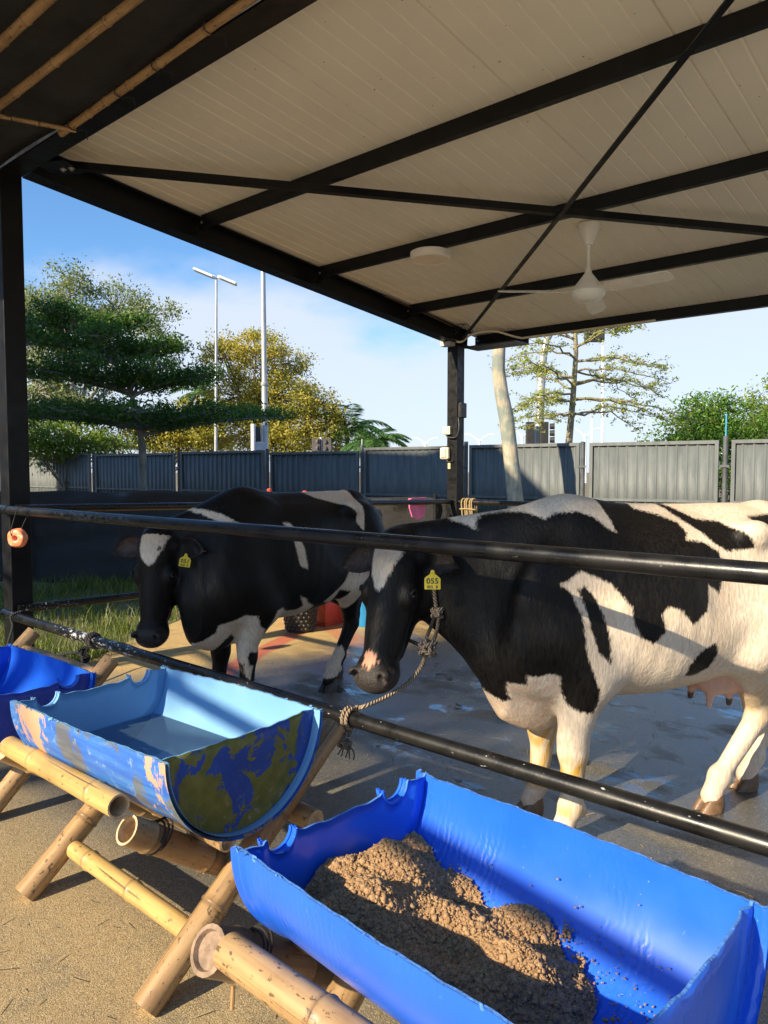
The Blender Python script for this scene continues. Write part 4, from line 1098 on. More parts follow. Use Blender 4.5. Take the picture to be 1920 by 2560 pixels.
for k in range(520):                                  # scatter beyond the heap and up the far wall
    x = rg.uniform(-.36, .30) + (rg.exponential(.05) if k % 2 else 0); a_ = rg.normal(.62, .20); y = .272 * math.sin(a_) if k % 3 else rg.uniform(-.1, .2)
    z, d_ = pile_z(min(x, .39), y)
    if d_ > .0: continue
    crumb(np.array([min(x, .39), y, -math.sqrt(max(0, .276 ** 2 - y * y)) + .002]), rg.uniform(.0012, .0035))
for (x, y, s_) in ((-.29, .185, .02), (-.24, .20, .024), (.02, .17, .018), (.07, .20, .014), (.12, .17, .012), (.16, .13, .016), (.22, .10, .02)):
    for k in range(26): 
        yy = y + rg.normal(0, s_ * .5); crumb(np.array([x + rg.normal(0, s_ * .5), yy, -math.sqrt(max(0, .272 ** 2 - yy * yy)) + abs(rg.normal(0, s_ * .35))]), rg.uniform(.002, .006))
CV = np.concatenate(CV); CF = np.concatenate(CF); CL = np.concatenate(CL)
nb_ = len(V); tri = np.concatenate([np.array([(q[0], q[1], q[2]) for q in F]), np.array([(q[0], q[2], q[3]) for q in F]), CF + nb_])
fo = link('feed_heap', npmesh('feed_heap', np.concatenate([V, CV]), tri, False, {'lv': np.concatenate([lvv, CL])}), FEED)
fo.location = (-.785, 1.20, .700); fo.rotation_euler = (0, 0, R(-4.2))
tag(fo, 'crumbly brown mash feed heaped in the bright blue trough', 'feed', None, 'stuff')

# ------------------------------------------------------------------ bamboo stands: crossed legs and rails
def foot(p_top, p_foot): return p_foot
S2 = thing('bamboo_stand', 'bamboo trestle stand under the scraped water trough', 'stand', (-2.25, 1.4, 0), 0, 'bamboo stands carrying the troughs')
def leg_pair(st, xa, xb, cap, yA=(1.07, 1.79), zA=.60, yB=(1.75, 1.05), zB=.52, ra=.043, rb=.042, e_b='node', matA=BAMT, matB=BAMT, tiltA=.0):
    bamboo((xa, yA[0], .012), (xa + tiltA, yA[1], zA), ra, matA, st, 'cut', 'node', [.30, .62], 'leg', ra * .95)
    bamboo((xb, yB[0], .012), (xb, yB[1], zB), rb, matB, st, 'cut', e_b, [.2, .5, .74], 'leg', rb)
leg_pair(S2, -2.60, -2.69, 'node'); leg_pair(S2, -1.79, -1.885, 'open', (1.05, 1.80), .61, (1.73, 1.06), .485, e_b='open')
bamboo((-2.655, 1.058, .535), (-1.90, 1.046, .553), .034, BAM, S2, 'cut', 'open', [.22, .62], 'rail')
bamboo((-2.57, 1.235, .125), (-1.82, 1.225, .130), .032, BAM, S2, 'cut', 'cut', [.13, .42], 'rail')
bamboo((-2.73, 1.62, .36), (-1.70, 1.62, .365), .034, BAMT, S2, 'node', 'node', [.3, .6], 'rail')
bamboo((-2.70, 1.30, .405), (-1.74, 1.30, .405), .030, BAMT, S2, 'node', 'node', [.3, .6], 'rail')
S3 = thing('bamboo_stand', 'bamboo trestle stand under the bright blue feed trough', 'stand', (-.8, 1.3, 0), 0, 'bamboo stands carrying the troughs')
leg_pair(S3, -1.19, -1.315, 'node', (.93, 1.66), .58, (1.62, .925), .452, .044, .052, matB=BAMD)
leg_pair(S3, -.42, -.34, 'node', (.93, 1.66), .58, (1.62, .945), .445, .044, .044)
bamboo((-1.265, .945, .462), (-.30, .925, .470), .040, BAMT, S3, 'cut', 'node', [.30, .62], 'rail')
bamboo((-1.30, 1.18, .372), (-.30, 1.18, .372), .030, BAMD, S3, 'node', 'node', [.3, .6], 'rail')
bamboo((-1.30, 1.50, .36), (-.30, 1.50, .36), .030, BAMT, S3, 'node', 'node', [.3, .6], 'rail')
bamboo((-1.17, 1.08, .12), (-.44, 1.08, .12), .030, BAM, S3, 'cut', 'cut', [.2, .5], 'rail')
m = MB(); m.tube([(-1.265, .955, .38), (-1.268, .953, .325)], .005, 8); m.build('peg', BAMT, S3, True)
S1 = thing('bamboo_stand', 'bamboo trestle stand behind the left-edge trough', 'stand', (-3.6, 1.4, 0), 0, 'bamboo stands carrying the troughs')
leg_pair(S1, -3.31, -3.40, 'node', (1.20, 1.80), .585, (1.75, 1.07), .42)
leg_pair(S1, -4.15, -4.05, 'node', (1.18, 1.80), .60, (1.75, 1.07), .42)
bamboo((-4.22, 1.735, .505), (-3.31, 1.725, .520), .036, BAMT, S1, 'cut', 'cut', [.33, .78], 'rail')
bamboo((-4.2, 1.13, .33), (-3.25, 1.12, .33), .032, BAM, S1, 'node', 'node', [.33, .7], 'rail')
# twine lashing
for st, c in ((S2, (-1.885, 1.14, .43)), (S3, (-1.30, 1.02, .40))):
    m = MB(); m.tube([(c[0] + .046 * math.cos(t_), c[1] + .03 * math.sin(t_) + .002 * t_, c[2] + .04 * math.sin(t_)) for t_ in np.linspace(0, 18, 60)], .003, 6); m.build('lashing', TIE, st, True)

# ------------------------------------------------------------------ rope on the rails
def m_rope(name, c0, c1):
    g = N(name); v = g.attr('tv'); x, y, z = g.sep(v)
    an = g.math('ARCTAN2', y, x)
    tw = g.math('SINE', g.math('ADD', g.math('MULTIPLY', an, 3), g.math('MULTIPLY', z, 420)))
    n = g.noise(g.map(v, (300, 300, 80)), 1, 3)
    c = g.mix(g.ramp(tw, -.9, .4), c0, c1); c = g.mix(g.ramp(n, .4, .7, 0, .4), c, tuple(q * .6 for q in c0))
    g.set(Base_Color=c, Roughness=.85); g.bump(g.math('ADD', tw, n), .9, .003); return g.m
ROPE = m_rope('hemp_rope', (.16, .11, .07), (.44, .34, .23)); ROPED = m_rope('grey_rope', (.10, .08, .06), (.28, .22, .16)); ROPEB = m_rope('black_rope', (.012, .012, .014), (.05, .05, .055)); ROPEY = m_rope('yellow_rope', (.30, .20, .08), (.66, .50, .26))
def smooth_path(P, k=8):
    P = np.array(P, float); out = []
    for i in range(len(P) - 1):
        p0, p1, p2, p3 = P[max(i - 1, 0)], P[i], P[i + 1], P[min(i + 2, len(P) - 1)]
        for t_ in np.linspace(0, 1, k, endpoint=False):
            out.append(.5 * ((2 * p1) + (-p0 + p2) * t_ + (2 * p0 - 5 * p1 + 4 * p2 - p3) * t_ ** 2 + (-p0 + 3 * p1 - 3 * p2 + p3) * t_ ** 3))
    out.append(P[-1]); return out
def ropeseg(name, P, r, mat, parent, k=8):
    m = MB(); m.tube(smooth_path(P, k), r, 10); return m.build(name, mat, parent, True, 70)
def coil(cx, y, z, r, turns, pitch, n=14):
    return [(cx + pitch * t_ / (2 * math.pi), y + r * math.cos(t_), z + r * math.sin(t_)) for t_ in np.linspace(-1.2, turns * 2 * math.pi - 1.2, int(turns * n))]
lr = thing('lead_rope', 'pale twisted rope tied round the lower rail, its knot hanging below', 'rope', (-2.05, 2.15, .49))
ropeseg('loop', coil(-2.07, 2.150, .488, .040, 1.9, .022), .0085, ROPE, lr, 3)
ropeseg('knot', [(-2.05 + .02 * math.cos(t_ * 2.1), 2.115 + .018 * math.sin(t_ * 3.1), .43 - .012 * t_ / 2 + .02 * math.sin(t_ * 1.7)) for t_ in np.linspace(0, 9, 24)], .0085, ROPED, lr, 3)
for k in range(5): ropeseg('strand', [(-2.05, 2.115, .41), (-2.06 + .016 * k, 2.11 - .01 * (k % 2), .375), (-2.075 + .022 * k, 2.10, .345)], .003, ROPED, lr, 5)
ro1 = thing('rope_wrap', 'grey rope wrapped round the chipped left part of the lower rail', 'rope', (-4.15, 2.15, .49))
ropeseg('loop', coil(-4.18, 2.150, .488, .040, 2.2, .03), .009, ROPED, ro1, 3)
ropeseg('tail', [(-4.12, 2.19, .49), (-4.05, 2.30, .45), (-3.96, 2.38, .40), (-3.9, 2.42, .37)], .008, ROPED, ro1)
ro2 = thing('black_cord', 'black knotted cord hanging under the left part of the lower rail', 'cord', (-4.2, 2.12, .45))
ropeseg('knot', [(-4.19 + .022 * math.cos(t_ * 2.3), 2.105 + .02 * math.sin(t_ * 3.3), .425 - .006 * t_ + .025 * math.sin(t_ * 1.9)) for t_ in np.linspace(0, 9, 26)], .009, ROPEB, ro2, 3)
for k in range(4): ropeseg('strand', [(-4.19, 2.10, .39), (-4.20 + .012 * k, 2.10, .355), (-4.21 + .017 * k, 2.09, .32)], .005, ROPEB, ro2, 4)
ropeseg('lead', [(-4.2, 2.10, .42), (-4.32, 2.05, .40), (-4.42, 1.95, .365), (-4.45, 1.85, .35)], .008, ROPEB, ro2)
ropeseg('tie', [(-5.19, 2.17, .53), (-5.20, 2.105, .505), (-5.17, 2.10, .44), (-5.05, 2.02, .36), (-4.9, 1.92, .26)], .008, ROPEB, ro2)
ry = thing('hanging_rope', 'yellow rope coil hanging on the rail beside the corner post', 'rope', (-5.08, 7.36, 1.1))
for k in range(5):
    x0 = -5.15 + .036 * k + .01 * (k % 2)
    ropeseg('strand', [(x0, 7.36, .72 + .03 * (k % 3)), (x0 + .01, 7.355, .95), (x0 - .005, 7.358, 1.1), (x0, 7.385, 1.152), (x0 + .012, 7.43, 1.12), (x0 + .02, 7.44, .9), (x0 + .03, 7.40, .70)], .009, ROPEY, ry, 6)
ropeseg('wrap', [(-5.17, 7.345, 1.03), (-5.07, 7.335, 1.035), (-4.97, 7.345, 1.03), (-4.98, 7.40, 1.02), (-5.17, 7.41, 1.03)], .009, ROPEY, ry, 6)
ropeseg('knot', [(-5.08 + .03 * math.cos(t_ * 2), 7.345 + .02 * math.sin(t_ * 3), .74 + .03 * math.sin(t_)) for t_ in np.linspace(0, 7, 20)], .009, ROPEY, ry, 3)
# mineral salt block on its cord
g = N('salt_lick'); p = g.obj(); n = g.noise(p, 14, 5, .6); c = g.mix(g.ramp(n, .3, .7), (.85, .19, .06), (.92, .38, .20)); c = g.mix(g.ramp(g.noise(p, 30, 4), .58, .7), c, (.95, .62, .45))
g.set(Base_Color=c, Roughness=.4, Subsurface_Weight=.25, Subsurface_Radius=(.03, .012, .006)); g.bump(n, .4, .01); SALT = g.m
sb = thing('salt_lick', 'orange mineral salt block hanging from the upper rail by the left post', 'salt block', (-5.10, 2.12, 1.045))
bm = bmesh.new(); seg = 20; ringv = []
outl = [1.0, .97, .94, 1.0, 1.03, .97, .93, .98, 1.04, 1.0, .93, .95, 1.02, 1.04, .98, .95, .99, 1.03, .97, .96]
cr = []
for j, (rr, yy) in enumerate(((.017, -.028), (.030, -.034), (.058, -.028), (.070, 0), (.060, .028), (.030, .034), (.017, .028))):
    row = []
    for i in range(seg):
        a_ = 2 * math.pi * i / seg; q = rr * (outl[i] if rr > .04 else 1); row.append(bm.verts.new((math.cos(a_) * q, yy, math.sin(a_) * q * .98)))
    cr.append(row)
for j in range(len(cr)):
    A_, B_ = cr[j], cr[(j + 1) % len(cr)]
    for i in range(seg): bm.faces.new((A_[i], A_[(i + 1) % seg], B_[(i + 1) % seg], B_[i]))
bmesh.ops.recalc_face_normals(bm, faces=bm.faces[:])
me = bpy.data.meshes.new('block'); bm.to_mesh(me); bm.free(); me.polygons.foreach_set('use_smooth', [True] * len(me.polygons)); bl_ = link('block', me, SALT, sb, True); bl_.rotation_euler = (0, 0, R(35)); bevel(bl_, .004, 2)
ropeseg('cord', [(-5.10, 2.10, 1.05), (-5.098, 2.075, 1.08), (-5.10, 2.10, 1.17), (-5.10, 2.125, 1.24), (-5.10, 2.165, 1.262), (-5.10, 2.205, 1.23), (-5.105, 2.16, 1.13), (-5.10, 2.135, 1.06)], .003, TIE, sb)

# ------------------------------------------------------------------ fan, lamp, post fixtures
FANW = plain('fan_enamel', (.88, .87, .80), .35, .06)
fx, fy = -2.66, 5.50; ztop = zc_(fy) - .003
fan = thing('ceiling_fan', 'cream three-blade ceiling fan hanging from the roof', 'fan', (fx, fy, ztop))
m = MB(); m.lathe([(.001, .0), (.085, 0), (.082, -.03), (.06, -.10), (.032, -.16), (.02, -.165)], (fx, fy, ztop), 24); m.build('canopy', FANW, fan, True)
m = MB(); m.tube([(fx, fy, ztop - .12), (fx, fy, ztop - .40)], .014, 12); m.build('rod', FANW, fan, True)
zh = ztop - .50
m = MB(); m.lathe([(.016, .17), (.02, .16), (.03, .12), (.075, .06), (.115, .01), (.128, -.012)], (fx, fy, zh), 28); m.build('motor_cover', FANW, fan, True)
m = MB(); m.lathe([(.128, -.013), (.135, -.02), (.128, -.05), (.10, -.085), (.06, -.10), (.001, -.104)], (fx, fy, zh), 28); m.build('motor_bowl', FANW, fan, True)
for k, az in enumerate((R(228), R(348), R(108))):
    d_ = np.array([math.cos(az), math.sin(az), 0]); s_ = np.array([-d_[1], d_[0], 0]); up = np.array([0, 0, 1.0])
    m = MB(); vs = []; prof = [(.10, .035), (.16, .04), (.20, .062), (.45, .066), (.66, .064), (.71, .050), (.725, .02)]
    for rr, hw_ in prof:
        for q, dz in ((-1, 1), (1, -1)):
            p_ = np.array([fx, fy, zh - .02]) + d_ * rr + s_ * q * hw_ + up * (dz * hw_ * .34 - .03 * (rr - .1))
            vs += [p_ + up * .002, p_ - up * .002]
    fs = []
    for i in range(len(prof) - 1):
        a_ = 4 * i; b_ = a_ + 4
        fs += [(a_, a_ + 2, b_ + 2, b_), (a_ + 1, b_ + 1, b_ + 3, a_ + 3), (a_, b_, b_ + 1, a_ + 1), (a_ + 2, a_ + 3, b_ + 3, b_ + 2)]
    e = 4 * (len(prof) - 1); fs += [(0, 1, 3, 2), (e, e + 2, e + 3, e + 1)]
    m.add(vs, fs); m.build('blade', FANW, fan, True, 30)
ly_ = 5.105; lz = zc_(5.08) - .10
lamp = thing('ceiling_light', 'round white surface light fixed under the roof purlin', 'light', (-3.93, 5.13, lz))
m = MB(); m.lathe([(.001, 0), (.165, 0), (.175, -.006), (.175, -.060), (.160, -.068), (.157, -.064)], (-3.93, 5.13, lz - .002), 40); m.build('body', plain('lamp_white', (.85, .82, .75), .4, .05), lamp, True, 30)
m = MB(); m.lathe([(.157, -.064), (.10, -.066), (.001, -.067)], (-3.93, 5.13, lz - .002), 40); m.build('diffuser', plain('lamp_diffuser', (.85, .74, .60), .5, .05), lamp, True)
pfx = -5.30; PY = 7.43
cb = thing('junction_box', 'small grey square junction box high on the corner post', 'box', (pfx, PY - .08, 1.95)); GP = plain('grey_box_plastic', (.50, .50, .48), .5, .1)
m = MB(); m.box((pfx - .115, PY - .12, 1.93), (pfx - .0, PY - .0755, 2.03)); bevel(m.build('case', GP, cb), .006); m = MB(); m.box((pfx - .095, PY - .128, 1.948), (pfx - .02, PY - .1205, 2.012)); bevel(m.build('lid', GP, cb), .004)
sk = thing('socket_box', 'cream weatherproof socket box below the junction box on the corner post', 'box', (pfx, PY - .08, 1.65)); CR = plain('cream_box_plastic', (.66, .60, .46), .45, .1)
m = MB(); m.box((pfx - .145, PY - .135, 1.63), (pfx - .015, PY - .0755, 1.775)); bevel(m.build('case', CR, sk), .022, 3); m = MB(); m.box((pfx - .118, PY - .150, 1.655), (pfx - .042, PY - .1355, 1.75)); bevel(m.build('cover', CR, sk), .006)
sp = thing('plate_tag', 'small brass tag on the corner post under the socket box', 'tag', (pfx, PY - .08, 1.53)); m = MB(); m.box((pfx - .055, PY - .082, 1.515), (pfx - .018, PY - .0755, 1.585)); m.build('plate', plain('brass_tag', (.60, .50, .28), .5), sp); m = MB(); m.lathe([(.006, 0), (.006, .004), (.001, .005)], (pfx - .036, PY - .083, 1.57), 8, 0, (0, -1, 0)); m.build('screw', plain('zinc', (.5,) * 3, .35), sp)
bb = thing('control_box', 'black box on the right side of the corner post', 'box', (pfx + .08, PY, 2.2)); BK = plain('black_plastic', (.02, .02, .022), .45)
m = MB(); m.box((pfx + .0755, PY - .06, 2.13), (pfx + .125, PY + .06, 2.31)); bevel(m.build('case', BK, bb), .01); m = MB(); m.box((pfx + .088, PY - .068, 2.15), (pfx + .115, PY - .0605, 2.29)); m.build('lid', BK, bb)
cbk = thing('loose_cable', 'black cable looping down the corner post from the junction box', 'cable', (pfx, PY - .08, 1.9))
ropeseg('loop', [(pfx + .09, PY - .07, 2.13), (pfx + .115, PY - .09, 2.0), (pfx + .08, PY - .10, 1.90), (pfx - .02, PY - .11, 1.895), (pfx - .07, PY - .10, 1.93)], .009, BK, cbk)
ropeseg('tail', [(pfx - .07, PY - .10, 1.635), (pfx - .03, PY - .10, 1.60), (pfx + .04, PY - .10, 1.615)], .006, BK, cbk)
cd = thing('conduit_pipe', 'cream conduit pipe bending from the corner post to the eave beam', 'conduit', (-5.2, 7.4, 3.0))
ropeseg('pipe', [(-5.30, 7.30, 3.07), (-5.16, 7.33, 3.025), (-5.04, 7.40, 3.11), (-4.86, 7.60, 3.15), (-4.62, 7.74, 3.068), (-4.4, 7.775, 3.062), (-3.0, 7.775, 3.062)], .013, CR, cd, 6)
for k in range(3): ropeseg('wire', [(-5.25 + .03 * k, 7.25, 3.10), (-5.15 + .04 * k, 7.18 + .03 * k, 3.19), (-5.1 + .03 * k, 7.28, 3.21), (-5.06 + .04 * k, 7.33, 3.12)], .004, BK, cd, 5)
# conduit along the rafter
ropeseg('pipe', [(-5.20, 6.0, zc_(6.0) - .03), (-5.20, 6.6, zc_(6.6) - .03), (-5.20, 7.2, zc_(7.2) - .04)], .008, plain('rust_cable', (.12, .06, .03), .6), cd, 3)

# ------------------------------------------------------------------ things on the far floor
PNK = plain('pink_plastic', (.78, .18, .38), .5, .12)
pk = thing('pink_scoop', 'pink plastic scoop plate hanging behind the side rail', 'scoop', (-5.35, 6.75, 1.1))
c = np.array([-5.365, 6.78, 1.12]); dY = np.array([-.12, 1, 0]); dY /= np.linalg.norm(dY)
out_ = [(-.19, .055), (.17, .055), (.18, -.10), (.13, -.175), (.02, -.20), (-.12, -.165), (-.18, -.06)]
m = MB(); vs = [c + dY * u + np.array([0, 0, v]) for u, v in out_] + [c + dY * u + np.array([-.02, 0, v]) for u, v in out_]; k = len(out_)
m.add(vs, [tuple(range(k)), tuple(range(2 * k - 1, k - 1, -1))] + [(i, k + i, k + (i + 1) % k, (i + 1) % k) for i in range(k)]); bevel(m.build('plate', PNK, pk), .006)
m = MB(); m.tube([c + dY * -.17 + np.array([.006, 0, .05]), c + dY * .16 + np.array([.006, 0, .05])], .007, 8); m.build('hem', PNK, pk, True)
# black tub moulded with pebbled rows
tub = thing('pebbled_tub', 'black round tub with pebbled sides behind the far cow', 'tub', (-5.09, 4.66, 0)); RUB = plain('black_rubber', (.03, .028, .026), .42, .25)
m = MB(); m.lathe([(.001, .0), (.125, 0), (.130, .015), (.175, .33), (.185, .335), (.185, .35), (.168, .35), (.12, .02), (.001, .02)], (-5.09, 4.66, 0), 36); m.build('shell', RUB, tub, True, 40)
m = MB()
for row in range(8):
    z = .035 + row * .037; rr = .131 + .046 * z / .33
    for k in range(20):
        a_ = 2 * math.pi * (k + .5 * (row % 2)) / 20; d_ = np.array([math.cos(a_), math.sin(a_), 0])
        m.lathe([(.017, -.004), (.015, .004), (.009, .009), (.001, .011)], np.array([-5.09, 4.66, z]) + d_ * rr, 7, 0, d_)
m.build('pebbles', RUB, tub, True)
bx_ = thing('red_crate', 'red plastic crate standing behind the far cow by the tub', 'crate', (-5.25, 5.15, 0)); RED = plain('red_plastic', (.62, .07, .035), .45, .15)
m = MB(); m.box((-5.50, 4.92, .0), (-5.02, 5.42, .03))
for lo, hi in (((-5.50, 4.92, .0305), (-5.02, 4.94, .26)), ((-5.50, 5.40, .0305), (-5.02, 5.42, .26)), ((-5.50, 4.9405, .0305), (-5.48, 5.3995, .26)), ((-5.04, 4.9405, .0305), (-5.02, 5.3995, .26))): m.box(lo, hi)
bevel(m.build('shell', RED, bx_), .006)
m = MB(); m.box((-5.52, 4.90, .235), (-5.00, 4.919, .265)); m.box((-5.019, 4.9195, .235), (-5.0, 5.42, .265)); m.build('lip', RED, bx_)
bu = thing('blue_bucket', 'blue bucket with a pink rim line behind the near cow’s face', 'bucket', (-4.80, 5.26, 0)); BB = plain('bucket_blue', (.02, .22, .50), .4, .1)
bu['label'] = 'blue bucket with a pink band standing on the floor between the cows'
m = MB(); m.lathe([(.001, 0), (.13, 0), (.135, .01), (.165, .40), (.172, .405), (.160, .405), (.125, .02), (.001, .02)], (-4.80, 5.26, 0), 30); m.build('shell', BB, bu, True, 40)
m = MB(); m.lathe([(.160, .255), (.1625, .26), (.1640, .285), (.1615, .29)], (-4.80, 5.26, 0), 30); m.build('band', PNK, bu, True)
for (px, py, lab, dx) in ((673, 1221, 'red rod end showing above the far cow’s back, left one', .1), (762, 1227, 'red rod end showing above the far cow’s back, right one', -.12)):
    tp = at(px, py, 7.6); b = np.array([tp[0] + dx, tp[1] + .1, 0]); t = thing('red_rod', lab.replace('’', "'"), 'rod', tuple(b), 0, 'red rods leaning beyond the far cow')
    m = MB(); m.tube([b, b + (tp - b) * .80], .018, 10); m.build('shaft', plain('rod_wood', (.3, .2, .1), .6), t, True); m = MB(); m.tube([b + (tp - b) * .80, tp - (tp - b) * .008, tp], [.024, .026, .018], 12); m.build('grip', RED, t, True)

# ------------------------------------------------------------------ grass, twigs
LF_GRASS = m_leaf('grass_blade', (.06, .11, .015), (.14, .19, .03), (.32, .30, .10), .3)
rg = np.random.default_rng(41); V = []; lv = []
def blade(x, y, h, z0=-.05):
    a_ = rg.uniform(0, 6.28); b_ = rg.uniform(0, 6.28); w_ = rg.uniform(.0025, .005); L = rg.uniform(.2, .8) * h
    dx, dy = math.cos(a_), math.sin(a_); lx, ly = math.cos(b_) * L, math.sin(b_) * L
    V.extend([(x - dx * w_, y - dy * w_, z0), (x + dx * w_, y + dy * w_, z0), (x + lx * .4 + dx * w_ * .7, y + ly * .4 + dy * w_ * .7, z0 + h * .65), (x + lx * .4 - dx * w_ * .7, y + ly * .4 - dy * w_ * .7, z0 + h * .65),
              (x + lx, y + ly, z0 + h)])
def inslab(x, y): return x > -5.19 - max(0, (y - 2.4)) * .72 + (0 if y > 2.4 else .0)
tufts = [(rg.uniform(-10.2, -5.3), rg.uniform(1.2, 7.2)) for k in range(260)]
tufts = [(x, y) for x, y in tufts if x < -5.30 - max(0, (y - 2.4)) * .68]
n_ = 0
for k, (x, y) in enumerate(tufts):
    for q in range(int(rg.uniform(40, 110))):
        blade(x + rg.normal(0, .13), y + rg.normal(0, .13), rg.uniform(.05, .20) * (1.4 if k % 5 == 0 else .9))
for k in range(16000):
    x, y = rg.uniform(-10.5, -5.4), rg.uniform(1.0, 7.4)
    if x < -5.45 - max(0, (y - 2.4)) * .68: blade(x, y, rg.uniform(.03, .10))
for (x, y) in ((-5.45, 2.62), (-5.62, 2.85), (-5.8, 3.05)):
    for q in range(150): blade(x + rg.normal(0, .07), y + rg.normal(0, .07), rg.uniform(.08, .26))
for k in range(900): blade(*(np.array([-9.9, 13.9]) + rg.normal(0, .5, 2)), rg.uniform(.2, .65))
for k in range(9000):
    x = rg.uniform(-12, 4); blade(x, rg.uniform(9.6, 14.6), rg.uniform(.06, .2))
V = np.array(V); nb_ = len(V) // 5; i5 = np.arange(nb_) * 5
tri = np.concatenate([np.stack([i5, i5 + 1, i5 + 2], 1), np.stack([i5, i5 + 2, i5 + 3], 1), np.stack([i5 + 3, i5 + 2, i5 + 4], 1)])
go = link('grass', npmesh('grass', V, tri, False, {'lv': np.repeat(rg.beta(2, 2, nb_), 5)}), LF_GRASS); tag(go, 'rough grass growing left of and behind the pen', 'grass', None, 'stuff')
# dry straw litter
V = []; F = []
for k in range(1000):
    if k < 420: x, y = rg.uniform(-9.6, -7.2), 0; y = 5.0 + (x + 9.4) * .6 + rg.normal(-.15, .22); z = -.04
    elif k < 600: x, y, z = rg.uniform(-5.9, -5.2), rg.uniform(2.4, 3.4), .004
    else: x, y, z = rg.uniform(-2.6, -.6), rg.uniform(.5, 4.5), .004
    a_ = rg.uniform(0, 6.28); L = rg.uniform(.02, .16) * (1 if k < 600 else .35); d_ = np.array([math.cos(a_), math.sin(a_), rg.uniform(0, .25)]); s_ = np.array([-d_[1], d_[0], 0]) * .0018; b_ = len(V)
    c = np.array([x, y, z]); V += [c - s_, c + s_, c + d_ * L + s_, c + d_ * L - s_]; F.append((b_, b_ + 1, b_ + 2, b_ + 3))
so = link('straw', npmesh('straw', V, F, False), plain('dry_straw', (.36, .27, .15), .8, .3)); tag(so, 'dry straw scattered on the ground', 'straw', None, 'stuff')
tw = thing('dry_leaf', 'curled dry leaf lying on the floor between the bamboo legs', 'leaf', (-1.80, .98, 0))
c = np.array(ground(300, 2.0)); 
m = MB(); c = np.array([-1.755, .93, .004]); pts = [c + np.array([-.05, -.01, 0]), c + np.array([0, .012, .012]), c + np.array([.045, .03, .016]), c + np.array([.06, .0, .02]), c + np.array([.05, -.035, .004])]
vs = []
for i, p_ in enumerate(pts): w_ = .009 * math.sin((i + .6) * .62); vs += [p_ + np.array([0, w_, 0]), p_ + np.array([w_ * .4, -w_, .006])]
m.add(vs, [(2 * i, 2 * i + 1, 2 * i + 3, 2 * i + 2) for i in range(len(pts) - 1)]); m.build('blade', plain('brown_leaf', (.20, .12, .06), .7), tw, True)
m = MB(); m.tube(pts[-2:] + [c + np.array([.035, -.075, .003])], .0022, 6); m.build('stalk', plain('brown_leaf', (.2, .12, .06), .7), tw, True)
